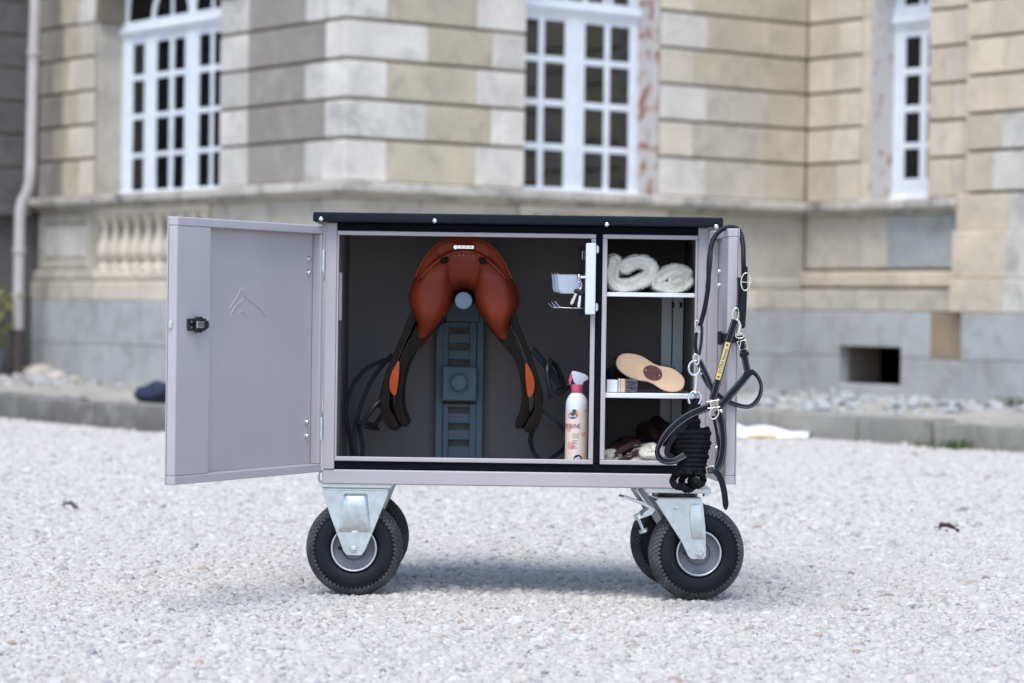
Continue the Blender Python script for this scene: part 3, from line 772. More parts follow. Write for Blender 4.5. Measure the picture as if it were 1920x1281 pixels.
# drainpipe at the inner corner
px = lambda u, v, Y: at(u, v, Y)
dp = thing('drainpipe', 'cream zinc drainpipe with dark iron foot in the shaded wall corner', 'drainpipe', at(36, 702, 21.45))
ob = dp.location
def rel(mb, name, mat, parent, root): return mb.build(name, mat, parent, root.location)
Yp = 21.5
path = [px(78, -420, Yp), px(66, 0, Yp), px(60, 200, Yp), px(57, 320, Yp), px(55, 345, Yp), px(50, 362, Yp), px(42, 378, Yp), px(38, 395, Yp), px(37, 420, Yp), px(35, 520, Yp), px(34, 622, Yp)]
rel(MB().tube(path, .045, 14), 'pipe', 'pipe', dp, dp)
rel(MB().tube([px(34, 618, Yp), px(31, 705, Yp)], .052, 14), 'iron_foot', 'pipe_dark', dp, dp)
for u, v in ((63, 100), (36, 470), (34, 624)):
    c = px(u, v, Yp); rel(MB().cyl(c-Vector((0, 0, .02)), c+Vector((0, 0, .02)), .056, 14, .004), 'bracket', 'pipe_dark' if v == 624 else 'pipe', dp, dp)

# pot plant by the dark wall
pb = loc2w(-.62, 4.45, .15)
pot = thing('potted_plant', 'yellow green shrub in a blue grey pot beside the drainpipe', 'plant', pb)
MB().lathe([(.10, 0), (.13, .02), (.16, .2), (.175, .24), (.165, .24), (.15, .2)], Matrix.Identity(4), 24).build('pot', 'pot', pot)
MB().lathe([(0, .2), (.155, .2)], Matrix.Identity(4), 24).build('soil', 'soil', pot)
st = MB(); lf = MB()
for i in range(16):
    a = random.uniform(0, 6.28); h = random.uniform(.45, .95); lean = random.uniform(.05, .25)
    tip = Vector((cos(a)*lean, sin(a)*lean, h)); st.tube(catmull([(0.03*cos(a), .03*sin(a), .19), tip*.5+Vector((0, 0, .1)), tip], 4), lambda t: .006*(1-t)+.002, 5)
    for k in range(16):
        t = random.uniform(.35, 1); c = tip*t + Vector((random.gauss(0, .03), random.gauss(0, .03), .08*(1-t)))
        d = Vector((random.gauss(0, 1), random.gauss(0, 1), random.gauss(.3, .6))).normalized(); e = d.orthogonal().normalized(); L = random.uniform(.05, .10)
        lf.add([c, c+d*L*.5+e*L*.22, c+d*L, c+d*L*.5-e*L*.22], [(0, 1, 2, 3)])
st.build('stem', 'pipe_dark', pot); o = lf.build('foliage', 'leaf', pot); o['kind'] = 'stuff'

# bundle and sheet on the kerb, weeds, leaves
def lump(name, c, sx, sy, sz, mat, seed, rot=0, amp=.28):
    bm = bmesh.new(); bmesh.ops.create_icosphere(bm, subdivisions=4, radius=1); rr = random.Random(seed)
    ph = [rr.uniform(0, 6) for _ in range(9)]
    for v in bm.verts:
        x, y, z = v.co
        k = 1 + amp*(.5*math.sin(3.1*x+ph[0])*math.sin(2.7*y+ph[1]) + .35*math.sin(6*x+4*y+ph[2]) + .25*math.sin(9*y-5*z+ph[3]) + .15*math.sin(15*x+11*z+ph[4]))
        zz = z*k*sz; v.co = (x*k*sx, y*k*sy, max(zz, -sz*.55))
    o = MB()._bm(bm, 0, 1).build(name, mat, sharp=180); o.location = c; o.rotation_euler = (0, 0, rot); return o
c = at(305, 752, 16.55)
tag(lump('jacket_bundle', (c.x, c.y, .155+.045), .21, .14, .082, 'navy', 3, -.8), 'crumpled dark navy garment lying on the mossy kerb', 'garment')
c = at(1425, 812, 16.2)
wt = thing('plastic_sheet', 'white plastic sheet with yellow hem lying on gravel beside the kerb', 'sheet', (c.x, c.y, 0))
bm = bmesh.new()
bmesh.ops.create_grid(bm, x_segments=40, y_segments=14, size=1)
for v in bm.verts:
    x, y = v.co.x, v.co.y; w = (1-.55*x) * .16
    v.co = (x*.30, y*w + .05*math.sin(2*x), .055*(1-.6*x)*max(0, 1-y*y)**.5*(1+.25*math.sin(7*x+3*y)) + .012)
MB()._bm(bm, 0, 1).build('sheet', 'white_cloth', wt, sharp=180)
MB().tube(catmull([(-.30, -.25, .018), (-.15, -.21, .018), (0, -.155, .018), (.12, -.10, .018)], 6), .012, 8).build('hem', 'yellow', wt)
wt.rotation_euler = (0, 0, -.25)

def weed(u, v, Y, n, h, z0):
    c = at(u, v, Y); g = MB()
    for i in range(n):
        b = Vector((random.gauss(0, h*.8), random.gauss(0, h*.5), 0)); a = random.uniform(0, 6.28); l = h*random.uniform(.5, 1.2)
        d = Vector((cos(a)*.5, sin(a)*.5, 1)).normalized()*l; s = Vector((-sin(a), cos(a), 0))*.006
        g.add([b-s, b+s, b+d*.6+s*.7+Vector((cos(a), sin(a), 0))*l*.1, b+d], [(0, 1, 2, 3)])
    o = g.build('weed_tuft', 'grass'); o.location = (c.x, c.y, z0); return o
for i, (u, v, Y, n, h, z0, lb) in enumerate([(1790, 836, 15.1, 90, .07, 0, 'low green weeds growing at the kerb foot below the rust stain'), (1735, 828, 15.4, 50, .05, 0, 'thin green weeds at the kerb foot below the cellar vent'), (1900, 742, 18.2, 60, .08, .15, 'green weeds at the pilaster foot on the terrace')]):
    tag(weed(u, v, Y, n, h, z0), lb, 'weeds')

def leafobj(u, v, L, W, mat, label, yaw):
    d = CR @ Vector(((u-960)/FPX, -(v-640.5)/FPX, -1)); t = -(CAM_H-.012)/d.z; c = Vector((0, 0, CAM_H))+d*t
    mb = MB(); n = 8; vs = []; fs = []
    for i in range(n+1):
        t = i/n; w = W*math.sin(pi*min(1, t*.92+.06))**.8 * (1+.2*math.sin(9*t))
        for j in range(5):
            q = j/2-1; vs.append(((t-.5)*L, q*w/2, .004+.018*q*q*(1-.5*t)+.010*math.sin(5*t)+ .004*math.sin(8*q+6*t)))
    for i in range(n):
        for j in range(4): a = i*5+j; fs.append((a, a+5, a+6, a+1))
    mb.add(vs, fs); root = thing('fallen_leaf', label, 'leaf', (c.x, c.y, .004)); root.rotation_euler = (0, 0, yaw)
    o = mb.build('blade', mat, root, sharp=180); md = o.modifiers.new('thickness', 'SOLIDIFY'); md.thickness = .0012
    MB().tube([(-L*.75, .004, .012), (-L*.3, 0, .014), (L*.45, 0, .018)], .0016, 6).build('stalk', mat, root)
leafobj(1780, 991, .075, .045, 'leaf_dead', 'dark reddish brown fallen leaf lying on the gravel', .1)
leafobj(133, 949, .06, .05, 'leaf_grey', 'dry grey brown curled leaf lying on the gravel', .5)

# ================================================================== TACK CART
YF = 7.0                                    # front plane of the cabinet
CX = Vector((.009, 7.27, 0))
cart = thing('tack_cart', 'mushroom grey steel tack trolley with open doors on four pneumatic wheels', 'cart', CX)
def part(mb, name, mat, parent=cart, **k): return mb.build(name, mat, parent, CX, **k)
XL, XR = -.504, .522
ZB0, ZB1, ZT = .302, .342, 1.003
LCOMP = (-.4715, .2215); RCOMP = (.2395, .4945); CZ = (.3646, .981)
# base and skin
part(MB().box(XL, XR, YF, 7.54, ZB0, ZB1-.001, .003), 'base_frame', 'paint')
part(MB().box(XL+.002, XL+.005, YF+.02, 7.538, ZB1, ZT), 'side_panel', 'paint')
part(MB().box(XR-.005, XR-.002, YF+.02, 7.538, ZB1, ZT), 'side_panel', 'paint')
part(MB().box(XL+.006, XR-.006, 7.533, 7.537, ZB1, ZT), 'back_panel', 'paint')
part(MB().box(XL, LCOMP[0]-.0005, YF-.002, YF+.018, ZB1, ZT-.0005, .002), 'post', 'paint')
part(MB().box(RCOMP[1]+.0005, XR, YF-.002, YF+.018, ZB1, ZT-.0005, .002), 'post', 'paint')
# rubber seals between the compartments
part(MB().box(LCOMP[0], RCOMP[1], YF+.004, YF+.018, CZ[1]+.0005, ZT-.0005, .003), 'seal', 'seal')
part(MB().box(LCOMP[0], RCOMP[1], YF+.004, YF+.018, ZB1+.0002, CZ[0]-.0005, .003), 'seal', 'seal')
part(MB().box(LCOMP[1]+.0005, RCOMP[0]-.0005, YF+.0045, YF+.018, CZ[0], CZ[1], .003), 'seal', 'seal')
YB = 7.50
def compartment(x0, x1, w0, w1):
    e = .0115
    part(MB().box(x0, x1, YF-.004, YF+.012, CZ[1]-e, CZ[1], .0015), 'edge_strip', 'paint')
    part(MB().box(x0, x1, YF-.004, YF+.012, CZ[0], CZ[0]+e, .0015), 'edge_strip', 'paint')
    part(MB().box(x0, x0+w0, YF-.0035, YF+.012, CZ[0]+e+.0002, CZ[1]-e-.0002, .0015), 'edge_strip', 'paint')
    part(MB().box(x1-w1, x1, YF-.0035, YF+.012, CZ[0]+e+.0002, CZ[1]-e-.0002, .0015), 'edge_strip', 'paint')
    part(MB().box(x0+.002, x1-.002, YB, YB+.003, .345, CZ[1]), 'back_wall', 'paint_in_shade')
    part(MB().box(x0, x0+.002, YF+.018, YB+.003, .345, CZ[1]), 'side_wall', 'paint_in_shade')
    part(MB().box(x1-.002, x1, YF+.018, YB+.003, .345, CZ[1]), 'side_wall', 'paint_in_shade')
    part(MB().box(x0+.0021, x1-.0021, YF+.018, YB-.001, .343, .345), 'compartment_floor', 'paint_in_shade')
    part(MB().box(x0, x1, YF+.019, YB+.003, CZ[1]+.0002, CZ[1]+.003), 'ceiling_panel', 'paint_in_shade')
compartment(LCOMP[0], LCOMP[1], .005, .0125); compartment(RCOMP[0], RCOMP[1], .0125, .006)
part(MB().box(-.4690, -.4600, YF+.03, YF+.06, .74, .87, .002), 'striker_plate', 'paint')
# lid with screws
lid = part(MB().box(-.535, .558, YF-.04, 7.58, ZT, 1.029, .006, seg=3), 'lid', 'lid')
for u, v in ((602, 411), (815, 414.5), (1138, 421.5), (1343, 425)):
    c = at(u, v, YF-.041); s = MB(); s.lathe([(0, .0045), (.003, .004), (.0055, .002), (.006, 0), (0, -.003)], Matrix.Translation(c) @ Matrix.Rotation(pi/2, 4, 'X'), 16)
    s.ringt(c+Vector((0, -.0038, 0)), .0022, .0022, .0005, n=10); part(s, 'screw', 'steel', lid)
# shelves
for v0, v1, um in ((549, 557, 1220), (738, 747, 1215)):
    zt = at(um, v0, YF+.012).z; zb = at(um, v1, YF+.012).z
    sh = part(MB().box(RCOMP[0]+.004, RCOMP[1]-.004, YF+.013, YB-.004, zt-.003, zt-.0005), 'shelf', 'alu')
    part(MB().box(RCOMP[0]+.004, RCOMP[1]-.004, YF+.0125, YF+.016, zb, zt, .001), 'shelf_lip', 'alu', sh)
    if v0 < 600: Z_S1 = zt
    else: Z_S2 = zt
# galvanised channel inside the right compartment
g = MB(); a = at(1240, 600, YB-.02).x; b = at(1281, 600, YB-.02).x; m = (a+b)/2
g.box(a, m-.001, YB-.02, YB-.002, .345+.11, Z_S1-.006, .001); g.box(m+.001, b, YB-.026, YB-.002, .345+.11, Z_S1-.006, .001)
part(g, 'channel', 'zinc')
for u in (1262, 1277):
    c = at(u, 572, YB-.03); part(MB().box(c.x-.004, c.x+.004, YB-.028, YB-.0262, c.z-.008, c.z+.008), 'slot', 'ink')

# saddle rack column
def uvbox(mb, u0, u1, v0, v1, Yn, Yf, bev=.002):
    a = at(u0, (v0+v1)/2, Yn); b = at(u1, (v0+v1)/2, Yn); c = at((u0+u1)/2, v0, Yn); d = at((u0+u1)/2, v1, Yn)
    return mb.box(a.x, b.x, Yn, Yf, d.z, c.z, bev)
rk = MB(); uvbox(rk, 817, 830.5, 560, 866, 7.455, YB-.001); uvbox(rk, 893.5, 906, 560, 866, 7.455, YB-.001)
rack = part(rk, 'saddle_rack', 'rack')
def slotted(v0, v1, slots, u0, u1):
    s = MB(); su0, su1 = u0+11, u1-13
    uvbox(s, u0, su0, v0, v1, 7.462, 7.480); uvbox(s, su1, u1, v0, v1, 7.462, 7.480)
    e = [v0] + [x for q in slots for x in q] + [v1]
    for i in range(0, len(e), 2): uvbox(s, su0-.3, su1+.3, e[i], e[i+1], 7.4625, 7.4795)
    part(s, 'slotted_panel', 'rack', rack)
slotted(604, 688, [(613, 625), (644, 656), (674, 685)], 830.5, 893.5)
slotted(757, 866, [(764, 775), (794, 806), (825, 837)], 829.5, 892.5)
s = MB(); uvbox(s, 836, 899, 566, 603, 7.44, 7.49, .003); part(s, 'rack_head', 'rack', rack)
s = MB(); uvbox(s, 829, 894, 687, 752, 7.42, 7.48, .004); part(s, 'slider_block', 'rack', rack)
c = at(861, 717, 7.42); s = MB().cyl(c, c+Vector((0, -.028, 0)), .0235, 28, .004); part(s, 'knob', 'rack', rack)
c = at(869, 564, 7.10); s = MB().cyl(c, Vector((c.x, 7.445, c.z)), .0235, 32, .003); part(s, 'arm', 'rack', rack)

# ---------------------------------------------------------------- doors
def door(name, ox, ang, W, s, strip):
    """local x along the door from hinge, inner face at y=0, skin towards -s*y"""
    z0, z1, T = .334, .993, .03
    def b(mb, x0, x1, ya, yb, za, zb, bev=.002):
        y0, y1 = sorted((-s*ya, -s*yb)); return mb.box(x0, x1, y0, y1, za, zb, bev)
    mb = MB(); b(mb, 0, W, T-.003, T, z0, z1, .001)
    d = mb.build(name, 'paint', cart); d.location = Vector((ox, YF-.004, 0)) - CX; d.rotation_euler = (0, 0, ang)
    f = MB(); b(f, .0005, W-.0005, 0, T-.0032, z1-.022, z1-.0005); f.build('flange', 'paint', d)
    f = MB(); b(f, .0005, W-.0005, 0, T-.0032, z0+.0005, z0+.022); f.build('flange', 'paint', d)
    f = MB(); b(f, .0005, .019, .0006, T-.0034, z0+.0222, z1-.0222); f.build('flange', 'paint', d)
    f = MB(); b(f, W-strip, W-.0006, .0008, T-.0036, z0+.0222, z1-.0222); f.build('lock_strip', 'paint', d)
    return d, b
def bolt(d, x, z, y0, s, r=.0074):
    m = Matrix.Translation((x, y0, z)) @ Matrix.Rotation(-pi/2*s, 4, 'X')
    MB().lathe([(r*1.25, 0), (r*1.25, .0012), (r, .0016), (r, .004), (r*.75, .0075), (0, .009)], m, 12).build('bolt', 'steel', d)
AL = math.atan2(-.6, -.318)
ld, lb = door('left_door', XL, AL, .679, 1, .145)
for z in (.903, .866, .468, .431): bolt(ld, .040, z, -.027, 1)
# embossed horse head
P = lambda x, y: ((660-290-0, 0, 0) and None)
def dpt(zx, zy):                                   # zoomed photo detail -> door local x, z
    u, v = 290 + zx/2.33, 380 + zy/2.33
    n = Vector((sin(AL)*-1, cos(AL), 0)); o = Vector((XL, YF-.004, 0)) + n*(-.027)
    d = CR @ Vector(((u-960)/FPX, -(v-640.5)/FPX, -1)); cpos = Vector((0, 0, CAM_H))
    t = (o-cpos).dot(n)/d.dot(n); q = cpos + d*t - Vector((XL, YF-.004, 0))
    return (q.x*cos(AL)+q.y*sin(AL), -.027, q.z)
hl = MB()
for ln in ([(378, 372), (368, 396), (352, 425), (334, 452), (326, 466)], [(388, 372), (386, 398), (404, 418), (440, 447), (470, 475), (490, 500)], [(386, 402), (384, 424), (366, 440), (346, 462), (334, 486), (328, 506)], [(362, 488), (378, 474), (394, 482), (406, 506)], [(378, 372), (383, 388), (388, 372)]):
    hl.tube(catmull([dpt(*q) for q in ln], 5), lambda t: .0005 + .0015*math.sin(pi*t)**.5, 8)
hl.build('horse_head_emblem', 'paint', ld)
# latch
lx = .548; lz = .728
lt = MB(); lt.box(lx+.01, lx+.087, -.0005, .006, lz-.015, lz+.015, .002); lt.box(lx+.035, lx+.065, .006, .014, lz-.020, lz+.020, .003); lt.box(lx+.004, lx+.02, .002, .010, lz-.01, lz+.01, .002)
lo = lt.build('latch', 'plastic_black', ld)
MB().box(lx+.034, lx+.066, .0142, .0165, lz-.008, lz+.008, .001).box(lx-.004, lx+.006, .003, .007, lz-.003, lz+.003, .001).box(lx+.070, lx+.080, .0062, .0068, lz-.009, lz-.005).box(lx+.070, lx+.080, .0062, .0068, lz+.005, lz+.009).build('latch_spring', 'steel', lo)
MB().box(.6786, .684, -.022, -.012, lz-.01, lz+.01, .002).build('lock_barrel', 'steel', ld)
AR = math.atan2(-.28, .031)
rd, rb = door('right_door', XR-.001, AR, .2817, -1, .085)
for z in (.885, .848, .452, .415): bolt(rd, .040, z, .027, -1)
lz = .71
lt = MB(); lt.box(.20, .285, -.006, .0005, lz-.013, lz+.013, .002); lt.box(.225, .25, -.014, -.006, lz-.018, lz+.018, .003)
lo = lt.build('latch', 'plastic_black', rd)
MB().box(.18, .20, -.005, -.001, lz-.004, lz+.004, .001).build('latch_pin', 'steel', lo)
MB().box(.2822, .287, .004, .03, lz-.011, lz+.011, .002).build('catch', 'plastic_black', rd)
# hinge knuckles
for x, zs in ((XL-.004, (.90, .45)), (XR+.004, (.87, .43))):
    for z in zs: part(MB().cyl((x, YF-.008, z-.03), (x, YF-.008, z+.03), .005, 12, .001), 'hinge', 'galv')
# carry ring on the base
part(MB().tube(catmull([(XL+.002, 7.03, .335), (XL-.010, 7.03, .33), (XL-.012, 7.03, .318), (XL-.008, 7.03, .306), (XL+.002, 7.03, .305)], 6), .0035, 8), 'carry_ring', 'steel')

# ---------------------------------------------------------------- casters
def tyre_profile(R, hw):
    p = []
    r0 = R-.037
    for i in range(21):
        a = -pi*.5 + pi*i/20*1.0
        p.append((r0 + .037*cos(a)**.75 if cos(a) > 0 else r0, hw*sin(a)))
    return [(.066, -hw*.72), (.075, -hw*.9)] + [(r, h) for r, h in p] + [(.075, hw*.9), (.066, hw*.72)]
def wheel(parent, c, yaw):
    """c wheel centre (world); axis along -Y turned by yaw about Z"""
    R, hw = .130, .043
    mt = Matrix.Translation(c) @ Matrix.Rotation(yaw, 4, 'Z') @ Matrix.Rotation(pi/2, 4, 'X')
    t = MB(); prof = [(.0625, -.026), (.065, -.034), (.072, -.0395), (.084, -.0425), (.097, -.0415), (.109, -.0365), (.119, -.028), (.126, -.016), (.1285, 0), (.126, .016), (.119, .028), (.109, .0365), (.097, .0415), (.084, .0425), (.072, .0395), (.065, .034), (.0625, .026)]
    t.lathe(prof, mt, 72, True)
    # raised mould line on the sidewall
    t.lathe([(.1035, .0395), (.1045, .0408), (.106, .0398)], mt, 72, True); t.lathe([(.1035, -.0395), (.1045, -.0408), (.106, -.0398)], mt, 72, True)
    # diamond tread blocks, laid over crown and shoulders
    t.mi = 1
    def surf(a, q):                                   # q: arc position across the tread -1..1
        th = q*1.22; r = .0965 + .0345*cos(th); h = .0425*sin(th)*.98
        nr, nh = cos(th), sin(th)*.85; l = math.hypot(nr, nh); nr /= l; nh /= l
        return r, h, nr, nh
    NA = 58; rows = 11
    for ri in range(rows):
        q0 = -1 + 2*(ri+.5)/rows; dq = 2/rows*.98; da = 2*pi/NA*.495
        for k in range(NA):
            a = 2*pi*(k + (.5 if ri % 2 else 0))/NA; top = []; bot = []
            for (ea, eq) in ((da, 0), (0, dq), (-da, 0), (0, -dq)):
                for lst, kk, off in ((top, .86, .0007), (bot, .92, -.002)):
                    qq = max(-1.12, min(1.12, q0+eq*kk)); r, h, nr, nh = surf(a, qq)
                    aa = a + ea*kk; rr = r+nr*off; lst.append(mt @ Vector((rr*cos(aa), rr*sin(aa), h+nh*off)))
            t.add(top+bot, [(0, 1, 2, 3), (0, 4, 5, 1), (1, 5, 6, 2), (2, 6, 7, 3), (3, 7, 4, 0)])
    part(t, 'tyre', ['rubber', 'tread'], parent)
    m = MB(); m.lathe([(0, .024), (.030, .024), (.034, .028), (.05, .028), (.056, .031), (.0600, .037), (.0605, -.031), (.056, -.025), (.034, -.016), (0, -.012)], mt, 48)
    rim = part(m, 'rim', 'rim', parent)
    e = MB(); path = [mt @ Vector((.0598*cos(2*pi*k/48), .0598*sin(2*pi*k/48), .0375)) for k in range(48)]; e.tube(path, .0030, 8, closed=True)
    part(e, 'rim_edge', 'rim_edge', parent)
    h = MB(); h.cyl(mt @ Vector((0, 0, -.05)), mt @ Vector((0, 0, .052)), .013, 16); part(h, 'hub', 'rim', parent)
    v = MB(); v.tube([mt @ Vector((-.030, .002, .024)), mt @ Vector((-.034, .001, .034)), mt @ Vector((-.040, .001, .040))], .005, 10); part(v, 'valve', 'plastic_black', parent)
    return mt
def nut(parent, c, d, r=.010):
    c = Vector(c); d = Vector(d).normalized(); q = d.to_track_quat('Z', 'Y').to_matrix().to_4x4(); mt = Matrix.Translation(c) @ q
    n = MB(); n.lathe([(0, 0), (r*1.25, 0), (r*1.25, .0015), (0, .0015)], mt, 20); n.lathe([(0, .0015), (r, .0015), (r, .007), (r*.85, .009), (0, .009)], mt, 6); n.lathe([(0, .009), (r*.55, .009), (r*.5, .013), (0, .0135)], mt, 14)
    part(n, 'axle_nut', 'steel', parent)

def fixed_caster(c, yf):
    """yf: front plane of its fork"""
    dx, dy, dz = c.x, c.y, c.z
    poly = [(-.083, .166), (.098, .166), (.094, .146), (.054, .042), (.035, -.004), (.026, -.017), (-.014, -.017), (-.024, -.004), (-.060, .090), (-.080, .150)]
    fk = MB(); off = .008 if True else 0
    for s in (-1, 1):
        y = c.y + s*.055
        fk.prism([(c.x+x-.004, y-.002, c.z+z) for x, z in poly], (0, .004, 0), .0012)
        # pressed bulge
        n = 14; mm = 12; vs = []; fs = []
        for i in range(n+1):
            for j in range(mm+1):
                a, b = i/n*2-1, j/mm*2-1
                hgt_ = (max(0, 1-abs(a)**4)*max(0, 1-abs(b)**4))**.6
                zz = .098 + b*.053; ww = .039 + .006*(-b)
                vs.append((c.x+.003+a*ww, y + s*(.0015+.013*hgt_*(1+.15*b)), c.z+zz))
        for i in range(n):
            for j in range(mm): k = i*(mm+1)+j; fs.append((k, k+mm+1, k+mm+2, k+1))
        fk.add(vs, fs)
        fk.box(c.x-.084, c.x+.091, y-.0045, y+.0045, c.z+.158, c.z+.1645, .0015)
    fk.box(c.x-.088, c.x+.100, c.y-.07, c.y+.07, c.z+.1665, ZB0-.0005, .001)
    f = part(fk, 'caster', 'galv')
    wheel(f, c, 0); nut(f, (c.x, c.y-.0575, c.z), (0, -1, 0)); nut(f, (c.x, c.y+.0575, c.z), (0, 1, 0))
    return f
CL = at(665, 1031, 7.09); CL = Vector((CL.x, 7.09, .1245))
fixed_caster(CL, 0); fixed_caster(Vector((CL.x+.002, 7.45, .1245)), 0)

def swivel_caster(c, yaw, brake=True):
    mt = Matrix.Translation(c) @ Matrix.Rotation(yaw, 4, 'Z')
    poly = [(-.126, .142), (-.116, .152), (-.008, .152), (.004, .141), (.013, .068), (.016, -.005), (.009, -.014), (-.024, -.014), (-.034, -.005), (-.053, .034), (-.104, .110)]
    fk = MB()
    for s in (-1, 1):
        fk.prism([mt @ Vector((x, s*.056-.002, z)) for x, z in poly], (mt.to_3x3() @ Vector((0, .004, 0))), .0012)
        # pressed rib along the trailing edge
        fk.prism([mt @ Vector((x, s*.056+s*.002, z)) for x, z in [(-.030, .135), (-.003, .135), (.010, .04), (-.024, .04), (-.031, .09)]], (mt.to_3x3() @ Vector((0, s*.007, 0))), .005, 2)
    fk.box(-.118, .0, -.058, .058, .146, .1525, .002, mat=mt)
    f = part(fk, 'caster', 'galv')
    pc = mt @ Vector((-.055, 0, 0))
    part(MB().cyl((pc.x, pc.y, c.z+.1526), (pc.x, pc.y, c.z+.163), .056, 36, .002), 'bearing', 'plastic_black', f)
    part(MB().box(pc.x-.088, pc.x+.088, c.y-.07, c.y+.07, c.z+.164, ZB0-.0008, .001), 'mounting_plate', 'galv', f)
    pl = MB()
    for sx in (-.075, .075): pl.cyl((pc.x+sx, c.y-.055, c.z+.156), (pc.x+sx, c.y-.055, c.z+.164), .009, 6)
    part(pl, 'plate_bolt', 'steel', f)
    wheel(f, c, yaw)
    d = mt.to_3x3() @ Vector((0, -1, 0))
    nut(f, mt @ Vector((-.002, -.059, 0)), d); nut(f, mt @ Vector((-.068, -.0585, .125)), d, .006)
    if brake:
        b = MB(); Rm = lambda *p: mt @ Vector(p)
        b.prism([Rm(-.212, -.03, .150), Rm(-.206, -.03, .155), Rm(-.150, -.03, .138), Rm(-.118, -.03, .118), Rm(-.128, -.03, .104), Rm(-.160, -.03, .092), Rm(-.152, -.03, .108), Rm(-.136, -.03, .120), Rm(-.158, -.03, .130)], mt.to_3x3() @ Vector((0, .06, 0)), .001)
        b.box(-.196, -.150, -.034, .034, -.002, .002, .001, mat=mt @ Matrix.Translation((0, 0, .160)) @ Matrix.Rotation(.30, 4, 'Y'))
        b.cyl(Rm(-.166, -.012, .098), Rm(-.148, -.012, .058), .0045, 10); b.cyl(Rm(-.150, -.012, .062), Rm(-.147, -.012, .055), .013, 14)
        b.cyl(Rm(-.168, -.012, .104), Rm(-.162, -.012, .090), .010, 6)
        b.prism([Rm(-.176, -.02, .172), Rm(-.168, -.02, .172), Rm(-.128, -.02, .118), Rm(-.138, -.02, .118)], mt.to_3x3() @ Vector((0, .04, 0)), .001)
        part(b, 'brake_pedal', 'galv', f)
    return f
CRW = at(1305, 1038, 7.09); CRW = Vector((CRW.x, 7.09, .1245))
swivel_caster(CRW, radians(8)); swivel_caster(Vector((CRW.x-.032, 7.45, .1245)), radians(5), False)

# ================================================================== SADDLE
SY = 7.10
sc0 = at(868, 580, SY)
sad = thing('saddle', 'chestnut jumping saddle seen from behind on the blue grey rack arm', 'saddle', (sc0.x, 7.28, 0))
SO = Vector((sc0.x, 7.28, 0))
def sp_(mb, name, mat, parent=sad, **k): return mb.build(name, mat, parent, SO, **k)
# seat: arched sections from cantle to pommel
secs = [(7.105, 88, 452, 72, .000), (7.095, 90, 451, 72, 0), (7.10, 88, 450, 70, 0), (7.14, 84, 458, 66, 0), (7.22, 72, 474, 60, 0), (7.32, 56, 480, 60, 0), (7.40, 42, 472, 60, 0), (7.45, 34, 464, 64, 0)]
st = MB(); NS = 28; vs = []; fs = []
for Y, hw_, vt, drop, _ in secs:
    k = Y/7.10
    for i in range(NS+1):
        t = i/NS*2-1
        u = hw_*math.copysign(abs(t)**.92, t); v = vt + drop*(abs(t)**3.1)
        q = at(868, 580, 7.10); s = 1/690.0
        vs.append((q.x + u*s, Y, CAM_H + (581.3-v)*s))
n = NS+1; base = len(vs)
for (x, y, z) in list(vs): vs.append((sc0.x + (x-sc0.x)*.93, y+ (.004 if y < 7.2 else -.004), z-.016))
for i in range(len(secs)-1):
    for j in range(NS):
        a = i*n+j; fs.append((a, a+1, a+n+1, a+n)); b = a+base; fs.append((b, b+n, b+n+1, b+1))
for j in range(NS): fs.append((j, base+j, base+j+1, j+1)); a = (len(secs)-1)*n+j; fs.append((a, a+1, base+a+1, base+a))
for i in range(len(secs)-1):
    for e in (0, NS): a = i*n+e; fs.append((a, a+n, base+a+n, base+a))
st.add(vs, fs); seat = sp_(st, 'seat', 'leather', sharp=60)
# cantle back: the band between rim and binding
def arc_pts(hw_, vt, drop, Y, p=2.0, n=33, sh=1.0):
    out = []
    for i in range(n):
        t = (i/(n-1)*2-1)*sh; q = at(868, 580, 7.10); out.append(Vector((q.x + hw_*t/690, Y, CAM_H + (581.3 - (vt + drop*abs(t)**p))/690)))
    return out
bk = MB(); up_ = arc_pts(87, 452, 72, 7.092, 3.1); lo_ = arc_pts(84, 475, 62, 7.105, 2.0)
mid = [(a*.5+b*.5)+Vector((0, -.014, 0)) for a, b in zip(up_, lo_)]; b2 = [p+Vector((0, .05, -.002)) for p in lo_]; n = len(up_)
bk.add(up_+mid+lo_+b2, [(r*n+i, r*n+i+1, (r+1)*n+i+1, (r+1)*n+i) for r in range(3) for i in range(n-1)]); sp_(bk, 'cantle_back', 'leather', seat, sharp=70)
sp_(MB().tube(arc_pts(90, 450, 74, 7.096, 3.1), .0035, 8), 'rim_welt', 'leather', seat)
sp_(MB().tube(arc_pts(80, 474.5, 50, 7.092, 2.0), .0042, 10), 'binding', 'leather', seat)
# gusset between the panels, running into the gullet
gs = MB(); rows_ = []
for v, Y, hw_ in ((476, 7.094, 44), (490, 7.094, 40), (506, 7.096, 34), (522, 7.104, 28), (536, 7.125, 24), (546, 7.18, 22), (550, 7.42, 20)):
    rows_.append([Vector((sc0.x + hw_*t/690, Y + .012*t*t, CAM_H + (581.3 - v - 0*t)/690 - .012*t*t)) for t in [i/8-1 for i in range(17)]])
gs.add([p for r in rows_ for p in r], [(i*17+j, i*17+j+1, (i+1)*17+j+1, (i+1)*17+j) for i in range(len(rows_)-1) for j in range(16)])
sp_(gs, 'gusset', 'leather', sharp=80)
for t in [-.75, -.5, -.25, 0, .25, .5, .75]:
    c = Vector((sc0.x + 22*t/690*1.6, 7.094, CAM_H + (581.3-481.5-3*t*t)/690)); sp_(MB().box(c.x-.0006, c.x+.0006, c.y-.003, c.y+.004, c.z-.003, c.z+.002), 'stitch', 'strap_edge')
